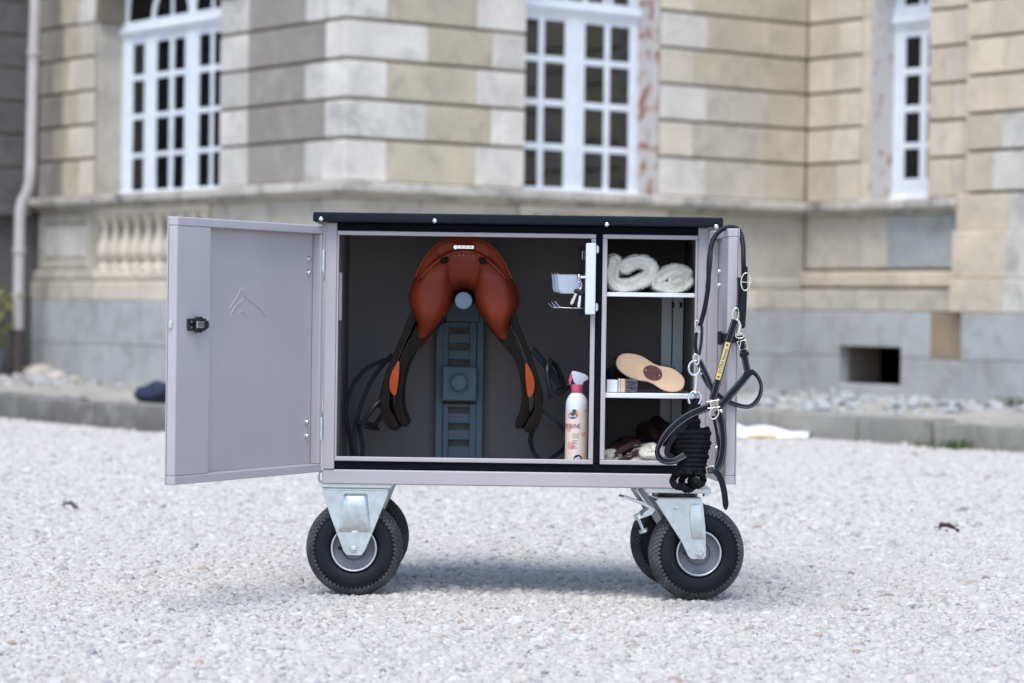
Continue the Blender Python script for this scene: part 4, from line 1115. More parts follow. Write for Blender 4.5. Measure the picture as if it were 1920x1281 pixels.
# panels: stacked rings
def panel(sgn):
    R = [(474, 18, 38), (478, 18, 44), (484, 17.5, 60), (494, 17, 71), (506, 17, 81), (519, 17, 90), (532, 17, 97.5), (545, 17.5, 103), (557, 18, 106), (570, 20, 106), (583, 26, 102), (596, 34, 95), (608, 42, 89), (620, 50, 88), (634, 60, 90), (648, 72, 94), (658, 82, 96), (662, 86, 94)]
    mb = MB(); n = 28; vs = []; fs = []
    for v, a, b in R:
        c = (a+b)/2; h = (b-a)/2; f = max(.25, min(1, (v-468)/50))
        Yc = 7.245; hy = .162*min(1, .80+.20*f) * (1 if v < 600 else max(.6, 1-(v-600)/120))
        for k in range(n):
            t = 2*pi*k/n; ct, s_t = cos(t), sin(t); p = .72
            x = c + h*math.copysign(abs(ct)**p, ct); y = Yc + hy*math.copysign(abs(s_t)**.5, s_t)
            vs.append((sc0.x + sgn*x/690, y, CAM_H + (581.3-v)/690))
    for i in range(len(R)-1):
        for k in range(n): fs.append((i*n+k, i*n+(k+1) % n, (i+1)*n+(k+1) % n, (i+1)*n+k))
    fs.append(tuple(range(n))); fs.append(tuple((len(R)-1)*n+k for k in range(n)))
    mb.add(vs, fs); o = sp_(mb, 'panel', 'leather', sharp=80)
    md = o.modifiers.new('smooth', 'SUBSURF'); md.levels = 1; md.render_levels = 1
    c = Vector((sc0.x + sgn*36/690, 7.090, CAM_H + (581.3-491)/690))
    sp_(MB().lathe([(.0095, -.012), (.0095, .004), (.007, .0065), (0, .0075)], Matrix.Translation(c) @ Matrix.Rotation(pi/2+.25, 4, 'X'), 18), 'stud', 'leather_dark')
    # flaps (outlines as u offset from the middle, v)
    def fl(pts, name, mat, y0, y1, bev):
        poly = catmull([Vector((sgn*u/690, 0, -v/690)) for u, v in pts], 3, closed=True)
        sp_(MB().prism([Vector((sc0.x, y0, CAM_H + 581.3/690)) + p for p in poly], (0, y1-y0, 0), bev, 2), name, mat)
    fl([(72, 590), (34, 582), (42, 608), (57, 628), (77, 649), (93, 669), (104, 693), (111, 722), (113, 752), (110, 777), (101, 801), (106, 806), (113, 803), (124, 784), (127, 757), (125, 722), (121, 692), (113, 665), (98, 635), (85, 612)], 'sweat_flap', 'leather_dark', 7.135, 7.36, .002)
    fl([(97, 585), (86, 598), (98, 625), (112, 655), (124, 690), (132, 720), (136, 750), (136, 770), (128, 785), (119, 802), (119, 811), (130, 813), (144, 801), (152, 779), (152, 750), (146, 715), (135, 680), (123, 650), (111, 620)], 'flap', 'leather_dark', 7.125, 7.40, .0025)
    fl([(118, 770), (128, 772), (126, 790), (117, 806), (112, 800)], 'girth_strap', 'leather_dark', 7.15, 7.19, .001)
    fl([(119, 682), (126, 690), (133, 705), (136.5, 722), (134.5, 738), (126, 747), (122, 735), (119, 708)], 'knee_block', 'orange', 7.118, 7.30, .002)
    # pale thread along the flap edge
    for pts in ([(98, 625), (112, 655), (124, 690), (132, 720)], [(99, 640), (113, 668), (120, 695), (124, 724), (126, 756)]):
        sp_(MB().tube(catmull([Vector((sc0.x + sgn*u/690, 7.123 if pts[0][0] == 98 else 7.133, CAM_H+(581.3-v)/690)) for u, v in pts], 6), .0004, 5), 'stitching', 'thread_dark')
panel(-1); panel(1)
# name plate on the cantle
c = at(868, 463.5, 7.076); pm = MB().box(c.x-.026, c.x+.030, c.y-.001, c.y+.012, c.z-.0048, c.z+.0048, .0008)
np_ = sp_(pm, 'name_plate', 'steel'); c2 = at(854, 463.5, 7.074); sp_(MB().cyl(c2+Vector((0, .012, 0)), c2-Vector((0, .002, 0)), .0064, 20, .001), 'plate_stud', 'steel', np_)
for i in range(3): sp_(MB().box(c.x-.008+i*.012, c.x+.001+i*.012, c.y-.0016, c.y-.0011, c.z-.0007, c.z+.0008), 'engraving', 'ink', np_)
# stirrup leathers and irons
def strap3(pts, w, Y, name='stirrup_leather', n=(0.35, -1, 0), th=.0035, mat='strap'):
    sp_(MB().ribbon([at(q[0], q[1], q[2] if len(q) > 2 else Y) for q in pts], w, th, n), name, mat)
strap3([(740, 672), (714, 678), (684, 694), (662, 722), (650, 757), (650, 792), (657, 822), (662, 862)], .0125, 7.2)
strap3([(736, 664), (706, 699), (686, 736), (672, 776), (664, 818), (668, 862)], .0125, 7.17)
strap3([(668, 785), (676, 815), (680, 840), (679, 862)], .0125, 7.19)
strap3([(732, 690), (722, 722), (712, 765)], .017, 7.19)
strap3([(998, 655), (1025, 687), (1052, 726)], .019, 7.16)
strap3([(1002, 700), (1013, 735), (1014, 762), (1006, 790), (996, 818), (998, 842), (1010, 862)], .0125, 7.17)
strap3([(1004, 762), (1022, 773), (1042, 789), (1062, 812)], .0105, 7.15)
strap3([(1068, 812), (1058, 838), (1044, 852), (1026, 864)], .0125, 7.19)
strap3([(1010, 772), (1002, 800), (994, 826), (1004, 856)], .012, 7.2)
def stirrup(c, rx, rz, tilt):
    m = Matrix.Translation(c) @ Matrix.Rotation(tilt, 4, 'Y') @ Matrix.Rotation(rx, 4, 'Z') @ Matrix.Rotation(.35, 4, 'X') @ Matrix.Scale(.74, 4)
    s = MB(); s.tube([m @ p for p in catmull([(-.052, 0, -.045), (-.054, 0, 0), (-.038, 0, .045), (0, 0, .068), (.038, 0, .045), (.054, 0, 0), (.052, 0, -.045)], 6)], .007, 10)
    s.box(-.058, .058, -.024, .024, -.056, -.044, .005, seg=2, mat=m); s.box(-.016, .016, -.006, .006, .062, .084, .003, mat=m)
    sp_(s, 'stirrup', 'plastic_black')
stirrup(at(704, 777, 7.19), radians(66), 0, radians(14)); stirrup(at(1040, 712, 7.15), radians(60), 0, radians(-35))

# ================================================================== SPRAY BOTTLE
bc = at(1083, 800, 7.10); bx, by = bc.x-.003, 7.10; bz = .345
bt = thing('spray_bottle', 'white spray bottle with pink bubbles label standing in the large compartment', 'bottle', (bx, by, bz))
zz = lambda v: at(1082, v, 7.07).z - bz
I4 = Matrix.Identity(4); r = .0302
MB().lathe([(0, 0), (r-.003, 0), (r, .004), (r, zz(762)), (r*.985, zz(756)), (r*.9, zz(749)), (r*.70, zz(742)), (.0155, zz(738)), (.0145, zz(734)), (0, zz(734))], I4, 40).build('bottle_body', 'bottle', bt)
zl0, zl1 = .012, zz(768)
lab = MB().lathe([(r+.0004, zl0), (r+.0004, zl1)], I4, 48); lab.f = [f for f in lab.f if len(f) == 4]; lab.m = lab.m[:len(lab.f)]
lo = lab.build('label', 'label', bt)
def wrap(txt, size, ang0, z, mat, name, sx=1.0, off=.0009):
    vs, fs = text_faces(txt, size)
    MB().add([((r+off)*sin(ang0+v.x*sx/r), -(r+off)*cos(ang0+v.x*sx/r), z+v.y) for v in vs], fs).build(name, mat, lo)
wrap('EASY SHINE', .0180, radians(-100), zz(803.5), 'ink', 'lettering', .66)
gp = MB(); n = 28
def patchw(a0, z0, rx, rz, off, fn=None):
    vs = [((r+off)*sin(a0), -(r+off)*cos(a0), z0)] + [((r+off)*sin(a0+rx*cos(t)/r), -(r+off)*cos(a0+rx*cos(t)/r), z0+rz*sin(t)) for t in [2*pi*k/n for k in range(n)]]
    return vs, [(0, 1+k, 1+(k+1) % n) for k in range(n)]
vs, fs = patchw(radians(-22), zz(780), .0135, .0082, .0008); MB().add(vs, fs).build('logo_badge', pmat('dark_green_print', (.02, .07, .055), .5), lo)
vs, fs = patchw(radians(-14), zz(771.5), .006, .0055, .0007); MB().add(vs, fs).build('logo_peak', pmat('dark_green_print_2', (.03, .10, .08), .5), lo)
wrap('Ravene', .0082, radians(-46), zz(783), 'white_plastic', 'lettering', 1.0, .0011)
vs, fs = patchw(radians(8), zz(860), .0115, .0105, .0008); MB().add(vs, fs).build('stamp', 'ink', lo)
for a, b_, h in ((4, 860, .004), (12, 858, .003), (9, 865, .0025)):
    vs, fs = patchw(radians(a), zz(b_), .003, h, .0011); MB().add(vs, fs).build('stamp_mark', 'white_plastic', lo)
for i, (v, wd) in enumerate(((814, .020), (817.5, .017), (821, .018), (826.5, .015), (829.5, .011), (832.5, .013), (837.5, .014), (840.5, .018))):
    mb = MB(); a0 = radians(-22 if v < 835 else -30); k = 6
    vs = [((r+.0008)*sin(a0+wd*i_/k/r), -(r+.0008)*cos(a0+wd*i_/k/r), zz(v)+d) for i_ in range(k+1) for d in (-.0005, .0006)]
    mb.add(vs, [(2*j, 2*j+2, 2*j+3, 2*j+1) for j in range(k)]).build('fine_print', 'leather_dark', lo)
MB().lathe([(.0150, zz(738)), (.0162, zz(736)), (.0162, zz(723)), (.0150, zz(721))], I4, 28).build('collar', 'pink', bt)
hd = MB(); prof = [(-.004, zz(722)), (.016, zz(722)), (.016, zz(717)), (.030, zz(712)), (.030, zz(707)), (.022, zz(702)), (.004, zz(698)), (-.012, zz(696)), (-.016, zz(698)), (-.014, zz(706)), (-.010, zz(716))]
hd.prism([(x, -.010, z) for x, z in prof], (0, .020, 0), .004, 2); head = hd.build('spray_head', 'white_plastic', bt)
tr = MB(); tr.prism([(-.011, -.005, zz(698)), (-.018, -.005, zz(700)), (-.023, -.005, zz(712)), (-.022, -.005, zz(724)), (-.018, -.005, zz(724)), (-.013, -.005, zz(712))], (0, .010, 0), .002); tr.build('trigger', 'pink', head)

# ================================================================== KEY RACK, KEYS
ka = at(1098, 520, 6.975)
kr = thing('key_rack', 'white hook rack with smoked side plate inside the large compartment', 'rack', (ka.x, 7.02, ka.z-.09))
KO = Vector(kr.location)
def kp(mb, name, mat, parent=kr, **k): return mb.build(name, mat, parent, KO, **k)
zt, zb = at(1107, 456, 6.975).z, at(1107, 590, 6.975).z; x0, x1 = at(1098, 520, 6.975).x, at(1117, 520, 6.975).x
plate = kp(MB().box(x0, x1, 6.975, 6.993, zb, zt, .002), 'front_bar', 'white_plastic')
kp(MB().prism([(x0+.001, 6.9935, zb-.002), (x0+.006, 6.9935, zb-.002), (.186, 7.16, zb-.002), (.181, 7.16, zb-.002)], (0, 0, zt-zb-.002)), 'side_plate', pmat('smoked_acrylic', (.035, .032, .045), .12, var=.1))
for v in (468, 576):
    c = at(1121, v, 6.985); kp(MB().box(x1+.0005, x1+.008, 6.978, 6.992, c.z-.008, c.z+.008, .001).box(x1+.002, x1+.006, 6.977, 6.99, c.z-.011, c.z+.011, .001), 'clip', 'steel', plate)
for i, Y in enumerate((7.005, 7.04, 7.075)):
    u0 = 1045 - i*5.5; a = at(u0, 513, Y); b = at(1090, 513, Y); z1, z0 = at(1060, 515, Y).z, at(1060, 549, Y).z; R = .012
    poly = [(a.x, Y, a.z+.004), (a.x+.003, Y, z1)] if True else []
    poly += [(b.x, Y, z1), (b.x, Y, z0), (a.x+R+.006, Y, z0)] + [(a.x+R+.003-R*sin(t)+.001, Y, z0+R-R*cos(t)) for t in (.35, .75, 1.15, 1.5)]
    kp(MB().prism(poly, (0, .0025, 0), .0006), 'hook', 'hook')
    w = [at(1028+(2-i)*6, 568-(2-i)*1.5, Y), at(1035+(2-i)*7, 575, Y), at(1045+(2-i)*6, 577, Y), at(1090, 578, Y)]
    kp(MB().tube(catmull(w, 5), .0011, 8), 'wire_hook', 'steel')
c = at(1070, 535, 7.01); kp(MB().box(at(1050, 517, 7.003).x, at(1089, 517, 7.003).x, 7.0, 7.08, at(1060, 549, 7.003).z-.002, at(1060, 549, 7.003).z, .0005), 'tray', 'hook')
z1 = at(1071, 461, 7.0); c = at(1090, 478, 7.02); kp(MB().box(.186, .1885, 7.05, 7.085, c.z-.012, c.z+.012, .001), 'sticker', 'white_plastic')
c = at(1085, 520, 6.99); kp(MB().ball(c, .0112, 20, (.55, 1, 1)).cyl(c, Vector((x0+.002, c.y, c.z)), .0038, 12), 'knob', 'steel')
kc = at(1087, 534, 6.985)
ks = thing('key_bunch', 'two keys with a black bow hanging from the rack knob', 'keys', kc)
MB().ringt((0, 0, -.001), .006, .010, .0009, (.3, -1, 0)).build('ring', 'steel', ks)
for u0, v0, u1, v1, m, w in ((1081, 548, 1071, 571, 'key', .010), (1088, 552, 1085, 577, 'steel', .009)):
    a = at(u0, v0, 6.982 if u0 < 1085 else 6.988) - kc; b = at(u1, v1, 6.982 if u0 < 1085 else 6.988) - kc
    d = (b-a).normalized(); e = Vector((0, -1, 0)).cross(d)
    pts = [a-e*w*.32, a+(b-a)*.55-e*w*.32, a+(b-a)*.62-e*w*.55, a+(b-a)*.72-e*w*.32, a+(b-a)*.82-e*w*.5, b-e*w*.2, b+e*w*.2, a+(b-a)*.85+e*w*.4, a+e*w*.32]
    kk = MB().prism(pts, (0, .002, 0)).build('key', m, ks)
    MB().ball(a-d*.003, .0085, 14, (1.05, .25, .8)).build('key_bow', 'plastic_black', kk)

# ================================================================== FLEECE ROLLS
def fur(mesh_obj, n, L, wd, seed, mat):
    r_ = np.random.default_rng(seed); me = mesh_obj.data; me.calc_loop_triangles()
    V = np.array([v.co for v in me.vertices]); T = np.array([t.vertices for t in me.loop_triangles])
    a, b, c = V[T[:, 0]], V[T[:, 1]], V[T[:, 2]]; cr = np.cross(b-a, c-a); ar = np.linalg.norm(cr, axis=1)
    idx = r_.choice(len(T), n, p=ar/ar.sum()); u = r_.random((n, 1)); v = r_.random((n, 1)); k = (u+v) > 1; u[k] = 1-u[k]; v[k] = 1-v[k]
    p = a[idx] + u*(b-a)[idx] + v*(c-a)[idx]; nn = cr[idx]/ar[idx][:, None]
    d = nn + r_.normal(0, .45, (n, 3)); d /= np.linalg.norm(d, axis=1)[:, None]
    s = np.cross(d, r_.normal(0, 1, (n, 3))); s /= np.linalg.norm(s, axis=1)[:, None]
    l = L*r_.uniform(.5, 1.2, (n, 1)); q = np.stack([p-s*wd-nn*.001, p+s*wd-nn*.001, p+d*l], 1).reshape(-1, 3)
    m2 = bpy.data.meshes.new('fur'); m2.from_pydata(q.tolist(), [], [(3*i, 3*i+1, 3*i+2) for i in range(n)]); m2.materials.append(M[mat])
    o = bpy.data.objects.new('fur', m2); COL.objects.link(o); o.parent = mesh_obj; o['kind'] = 'stuff'; return o
def thick_path(path, th, loc, secs_, name, parent, mat, amp=.003, seed=1):
    """soft slab following a path in the front plane, extruded backwards through secs_ [(Y, scale)]"""
    P = catmull(path, 7); N = len(P); mb = MB(); n = 12; vs = []; fs = []; r_ = random.Random(seed)
    ph = [r_.uniform(0, 6) for _ in range(4)]
    ring = []
    Nn = []
    for i, p in enumerate(P):
        t = (P[min(i+1, N-1)]-P[max(0, i-1)]).normalized(); Nn.append(Vector((-t.z, 0, t.x)))
    out = [(p, nn, 1) for p, nn in zip(P, Nn)]
    t_end = (P[-1]-P[-2]).normalized(); t0 = (P[0]-P[1]).normalized()
    loop = [p + nn*th/2 for p, nn, _ in out] + [P[-1] + (t_end*cos(a)+Nn[-1]*sin(a))*th/2 for a in (.9, .3, -.3, -.9)] + [p - nn*th/2 for p, nn, _ in out[::-1]] + [P[0] + (t0*cos(a)-Nn[0]*sin(a))*th/2 for a in (.9, .3, -.3, -.9)]
    mids = [p for p in P] + [P[-1]]*4 + [p for p in P[::-1]] + [P[0]]*4
    K = len(loop)
    for Y, s in secs_:
        for q, m in zip(loop, mids):
            w = m + (q-m)*s
            k = amp*(math.sin(70*w.x+ph[0]+40*Y)*math.sin(90*w.z+ph[1]) + .6*math.sin(210*w.x+ph[2])*math.sin(190*w.z+150*Y+ph[3]))
            d = (q-m).normalized(); vs.append(w + d*k + Vector((0, Y, 0)))
    for i in range(len(secs_)-1):
        for k in range(K): fs.append((i*K+k, i*K+(k+1) % K, (i+1)*K+(k+1) % K, (i+1)*K+k))
    # front cap as strip quads between both sides
    h = len(P)
    for base, flip in ((0, False), ((len(secs_)-1)*K, True)):
        for i in range(h-1): fs.append((base+i, base+i+1, base+h+4+(h-2-i), base+h+4+(h-1-i)))
        fs.append(tuple(base+j for j in (h-1, h, h+1, h+2, h+3, h+4))); fs.append(tuple(base+j for j in (2*h+3, 2*h+4, 2*h+5, 2*h+6, 2*h+7, 0)))
    mb.add(vs, fs); return mb.build(name, mat, parent, loc, sharp=180)
def uvp(u, v, Y): p = at(u, v, Y); return Vector((p.x, 0, p.z))
SEC = [(7.062, .35), (7.053, .72), (7.058, .92), (7.075, 1), (7.15, 1.0), (7.24, 1.0), (7.32, .95)]
for path, th, nm_, lb, sd_ in (([(1152, 488), (1149, 508), (1151, 526), (1166, 534), (1190, 531), (1213, 519), (1222, 504), (1208, 491), (1188, 491), (1172, 500)], .035, 'fleece_roll', 'cream sheepskin pad folded with an open slit on the upper shelf', 5),
                               ([(1288, 508), (1268, 504), (1246, 511), (1232, 527), (1244, 535), (1268, 535), (1287, 528), (1284, 517), (1262, 521)], .030, 'fleece_roll', 'tightly rolled cream sheepskin pad on the upper shelf by the post', 9)):
    pts = [uvp(u, v, 7.06) for u, v in path]; zmin = min(p.z for p in pts)-th/2; xc = sum(p.x for p in pts)/len(pts)
    L0 = Vector((xc, 7.2, Z_S1)); dz = Vector((0, 0, Z_S1+.001-zmin))
    root = thing(nm_, lb, 'sheepskin', L0); fb = thick_path([p+dz for p in pts], th, L0, SEC, 'pad', root, 'fleece', .0022, sd_); fur(fb, 16000, .0065, .0007, sd_, 'fleece')

# ================================================================== BRUSHES
ang = math.atan2(-(725-676), 1268-1170) * 1.0
A_ = at(1180, 684, 7.09); B_ = at(1259, 714, 7.09); mid_ = (A_+B_)/2; d = (B_-A_).normalized(); e = Vector((0, -1, 0)).cross(d)*-1
br = thing('body_brush', 'pale wooden body brush with oval leather badge leaning on the middle shelf', 'brush', (mid_.x, 7.11, Z_S2)); BO = Vector(br.location)
half = .098; out = []
for i in range(56):
    t = 2*pi*i/56; x = half*math.copysign(abs(cos(t))**.75, cos(t)); y = .036*math.copysign(abs(sin(t))**.8, sin(t)) * (1 - .30*math.exp(-((x-.008)/.03)**2))
    out.append((x, y))
tl = Vector((0, .22, 1)).normalized()
def bp(x, y, dpt=0): return mid_ + d*x + e*y + Vector((0, dpt + .20*(e*y + d*x).z, 0))
w_ = MB().prism([bp(x, y) for x, y in out], (0, .022, 0), .006, 3).build('brush_back', 'wood', br, BO)
bl = MB(); r_ = random.Random(4)
for i in range(2600):
    t = r_.uniform(0, 2*pi); q = math.sqrt(r_.random())*.93; x = half*math.copysign(abs(cos(t))**.75, cos(t))*q; y = .036*math.copysign(abs(sin(t))**.8, sin(t))*(1-.30*math.exp(-((x-.008)/.03)**2))*q
    p = bp(x, y, .020); tip = p + Vector((r_.gauss(0, .006)+x*.08, .055+r_.gauss(0, .003), r_.gauss(0, .006)))+e*y*.12
    s = Vector((r_.gauss(0, 1), 0, r_.gauss(0, 1))).normalized()*.0009; bl.add([p-s, p+s, tip+s*.7, tip-s*.7], [(0, 1, 2, 3)])
o = bl.build('bristles', 'bristle', br, BO); o['kind'] = 'stuff'
bg_ = [(.0265*cos(t), .0195*sin(t)) for t in [2*pi*k/32 for k in range(32)]]
ba = MB().prism([bp(x+.006, y-.002, -.0022) for x, y in bg_], (0, .003, 0), .0006).build('badge', 'badge', br, BO)
for x in (-.019, .019): MB().ball(bp(x+.006, -.002, -.0024), .0018, 10).build('rivet', 'brass', ba, BO)
MB().ribbon([bp(x, .0005*0-.0008, -.0034) for x in (-.012, .006, .024)], .0006, .0004, (0, -1, 0)).build('crease', 'ink', ba, BO)
# dark second brush behind, at the left
c = at(1146, 694, 7.14); db = thing('bristle_brush', 'dark bristled brush half hidden behind the wooden brush', 'brush', (c.x, 7.15, Z_S2)); DO = Vector(db.location)
MB().box(c.x-.006, c.x+.05, 7.125, 7.165, c.z-.018, c.z+.012, .006, seg=2).build('brush_block', 'bristle', db, DO)
bl = MB()
for i in range(900):
    p = Vector((c.x + r_.uniform(-.005, .045), r_.uniform(7.127, 7.163), c.z+r_.uniform(-.018, .012))); tip = p + Vector((r_.gauss(-.012, .006), r_.gauss(-.004, .006), r_.gauss(-.026, .012)))
    if tip.z < Z_S2: tip.z = Z_S2
    s = Vector((r_.gauss(0, 1), r_.gauss(0, 1), 0)).normalized()*.001; bl.add([p-s, p+s, tip+s*.6, tip-s*.6], [(0, 1, 2, 3)])
o = bl.build('bristles', 'bristle', db, DO); o['kind'] = 'stuff'
# small flat brush lying down
c0 = at(1137, 724, 7.055); sb = thing('dandy_brush', 'small flat brush with white handle and grey bristles on the middle shelf', 'brush', (c0.x, 7.06, Z_S2)); S_ = Vector(sb.location)
xx = lambda u: at(u, 724, 7.055).x; z0 = Z_S2+.0008
MB().box(xx(1137), xx(1158), 7.045, 7.085, z0, z0+.034, .004, seg=2).build('handle', 'bottle', sb, S_)
MB().box(xx(1158)+.0003, xx(1163), 7.043, 7.087, z0, z0+.037, .002).build('ferrule', 'galv', sb, S_)
MB().box(xx(1163)+.0003, xx(1172), 7.043, 7.087, z0, z0+.036, .002).build('wood_band', 'wood', sb, S_)
bl = MB()
for i in range(1500):
    p = Vector((xx(1172), r_.uniform(7.045, 7.085), z0+r_.uniform(.001, .035))); tip = p + Vector((r_.uniform(.024, .034), r_.gauss(0, .002), r_.gauss(-.001, .002))); tip.z = max(tip.z, z0)
    s = Vector((0, r_.gauss(0, 1), r_.gauss(0, 1))).normalized()*.0005; bl.add([p-s, p+s, tip+s*.6, tip-s*.6], [(0, 1, 2, 3)])
o = bl.build('bristles', 'bristle_grey', sb, S_); o['kind'] = 'stuff'

# ================================================================== FLEECE LINED BOOTS
c = at(1185, 850, 7.12); bo = thing('horse_boots', 'burgundy strapped horse boots with cream fleece lining on the compartment floor', 'boots', (c.x, 7.16, .345)); TO = Vector(bo.location)
def lump2(name, u, v, Y, sx, sy, sz, mat, seed, amp=.25, furn=0):
    p = at(u, v, Y); bm = bmesh.new(); bmesh.ops.create_icosphere(bm, subdivisions=4, radius=1); rr = random.Random(seed); ph = [rr.uniform(0, 6) for _ in range(5)]
    for w in bm.verts:
        x, y, z = w.co; k = 1 + amp*(.5*math.sin(3.1*x+ph[0])*math.sin(2.7*y+ph[1]) + .35*math.sin(6*x+4*y+ph[2]) + .25*math.sin(9*y-5*z+ph[3]))
        q = Vector((x*k*sx, y*k*sy, z*k*sz)) + p; q.z = max(q.z, .3458); w.co = q
    o = MB()._bm(bm, 0, 1).build(name, mat, bo, TO, sharp=180)
    if furn: fur(o, furn, .006, .0008, seed, 'fleece')
    return o
lump2('lining', 1146, 858, 7.08, .022, .03, .018, 'fleece', 2, .3, 5000)
lump2('lining', 1218, 852, 7.10, .042, .05, .024, 'fleece', 3, .35, 9000)
lump2('lining', 1185, 866, 7.07, .04, .02, .012, 'fleece', 6, .3, 5000)
lump2('shell', 1180, 843, 7.16, .055, .07, .032, 'burgundy', 4, .3); lump2('shell', 1232, 818, 7.26, .05, .09, .05, 'burgundy', 8, .3)
for pts in ([(1142, 862, 7.06), (1158, 850, 7.06), (1178, 836, 7.07), (1200, 828, 7.09)], [(1160, 866, 7.055), (1180, 855, 7.055), (1202, 846, 7.065)]):
    sp = MB().ribbon([at(*q) for q in pts], .015, .003, (0, -1, .5)).build('strap', 'burgundy', bo, TO)
for u, v in ((1162, 856), (1180, 853), (1193, 838)):
    q = at(u, v, 7.045); MB().tube([q+Vector((x, 0, z)) for x, z in ((-.006, -.004), (.006, -.003), (.006, .005), (-.006, .004))], .0008, 6, closed=True).build('buckle', 'steel', bo, TO)

# ================================================================== HALTER
HY = 6.69
h0 = at(1360, 640, HY); ht = thing('halter', 'black leather halter with brass name plate hanging over the narrow door', 'halter', (h0.x, HY, .33)); HO = Vector(ht.location)
def hp(mb, name, mat, parent=ht, **k): return mb.build(name, mat, parent, HO, **k)
def hs_(pts, w, name='strap', n=(0, -1, 0), th=.0042, stitched=True, mat='strap', sm=6):
    P3 = [at(q[0], q[1], q[2] if len(q) > 2 else HY) for q in pts]; o = hp(MB().ribbon(P3, w, th, n, sm), name, mat)
    if stitched:
        C = catmull(P3, sm)
        for s in (-1, 1):
            L_ = []
            for i, p in enumerate(C):
                t = (C[min(i+1, len(C)-1)]-C[max(i-1, 0)]).normalized(); nn = n if not isinstance(n, list) else catmull(n, sm)[i]
                dd = Vector(nn).cross(t); dd.normalize(); q = t.cross(dd); 
                if q.dot(Vector((0, -1, 0))) < 0: q = -q
                L_.append(p + dd*s*w*.36 + q*(th*.5+.0001))
            hp(MB().tube(L_, .00035, 5), 'stitching', 'strap_edge', o)
    return o
# crown, rolled, over the top of the door
cr = [at(1312, 612, HY+.02), at(1321, 580, HY+.02), at(1328, 535, HY+.02), at(1329.5, 489, HY+.03), at(1336, 453, HY+.05), at(1350, 433, HY+.06), at(1369, 426, HY+.06), at(1386, 433, HY+.045), at(1393, 458, HY+.02), at(1394, 489, HY), at(1395, 520, HY)]
hp(MB().tube(catmull(cr, 8), .0062, 12), 'crown', 'strap')
hs_([(1326, 540, HY+.015), (1331, 500, HY+.02), (1333, 470, HY+.035)], .011, 'crown_lining', stitched=False)
b1 = hp(MB().ringt(at(1398, 528.5, HY-.006), .0115, .0225, .0019, ang=.06), 'buckle', 'brass'); hp(MB().tube([at(1391, 529, HY-.008), at(1407, 530, HY-.008)], .0014, 6), 'tongue', 'brass', b1)
hs_([(1396, 500, HY-.002), (1395, 530, HY-.004), (1394, 570, HY-.004), (1392, 600, HY-.004), (1391, 616, HY-.004)], lambda t: .0165 if t < .93 else .0165*(1-(t-.93)*8), stitched=False)
hs_([(1386, 520, HY+.002), (1386, 555, HY+.002), (1384, 585, HY+.002)], .012)
hp(MB().ringt(at(1379, 590, HY), .0085, .017, .0021, ang=.15), 'ring', 'brass')
ck = hs_([(1379, 600), (1366, 640), (1351, 696), (1336, 750)], .0185, 'cheek_strap', th=.005)
# name plate with lettering
pa, pb_ = at(1345.5, 712, HY-.0036), at(1365, 642, HY-.0036); ax = (pb_-pa).normalized(); up3 = Vector((0, -1, 0)); sd3 = up3.cross(ax)
pl = MB(); hw_ = .0066
pl.prism([pa-sd3*hw_, pb_-sd3*hw_, pb_+sd3*hw_, pa+sd3*hw_], (0, .0014, 0), .0004); pl_o = hp(pl, 'name_plate', 'goldplate')
vs, fs = text_faces('EXTRA Horses', .0125); Lp = (pb_-pa).length; tw = max(v.x for v in vs); k = Lp*.66/tw
sd_t = sd3 if sd3.x < 0 else -sd3
hp(MB().add([pa + ax*(Lp*.17+v.x*k) + sd_t*(v.y-.0042)*1.0 + up3*.0004 for v in vs], fs), 'lettering', 'ink', pl_o)
for f in (.075, .925):
    q = pa + ax*Lp*f + up3*.0005; hp(MB().ball(q, .0032, 12, (1, .15, .8)), 'plate_motif', 'badge', pl_o)
# throat snap and adjuster
hp(MB().tube(catmull([at(1385, 602, HY-.004), at(1388, 612, HY-.006), at(1385, 622, HY-.006), at(1384, 630, HY-.005)], 5), .0034, 8), 'snap', 'brass')
hp(MB().ringt(at(1387, 630, HY-.005), .0105, .006, .0016), 'ring', 'brass')
hs_([(1388, 630, HY-.002), (1391, 645, HY-.002), (1397, 675, HY-.002), (1403, 702, HY-.002)], .0175)
b2_ = hp(MB().tube([at(u, v, HY-.007) for u, v in ((1382, 641), (1398, 637), (1402, 653), (1388, 657))], .0018, 8, closed=True), 'buckle', 'brass'); hp(MB().tube([at(1386, 655, HY-.008), at(1390, 638, HY-.008)], .0013, 6), 'tongue', 'brass', b2_)
hs_([(1387, 667, HY-.006), (1404, 662, HY-.006)], .010, 'keeper', stitched=False); hs_([(1396, 703, HY-.007), (1413, 697, HY-.006)], .014, 'keeper', stitched=False)
hs_([(1404, 699, HY-.003), (1390, 717, HY-.004), (1368, 742, HY-.004), (1345, 768, HY-.002)], .0195, th=.005)
hs_([(1408, 695, HY+.004), (1420, 706, HY+.006), (1427, 724, HY+.01), (1422, 747, HY+.014), (1405, 762, HY+.018), (1378, 758, HY+.02), (1349, 743, HY+.018), (1324, 715, HY+.014), (1309, 676, HY+.008)], .0125, n=[(-.7, -.7, -.2), (-.8, -.6, 0), (-.9, -.5, 0), (-.5, -.7, .4), (0, -.8, .6), (.1, -.8, .5), (0, -.9, .3), (0, -1, .1), (0, -1, 0)])
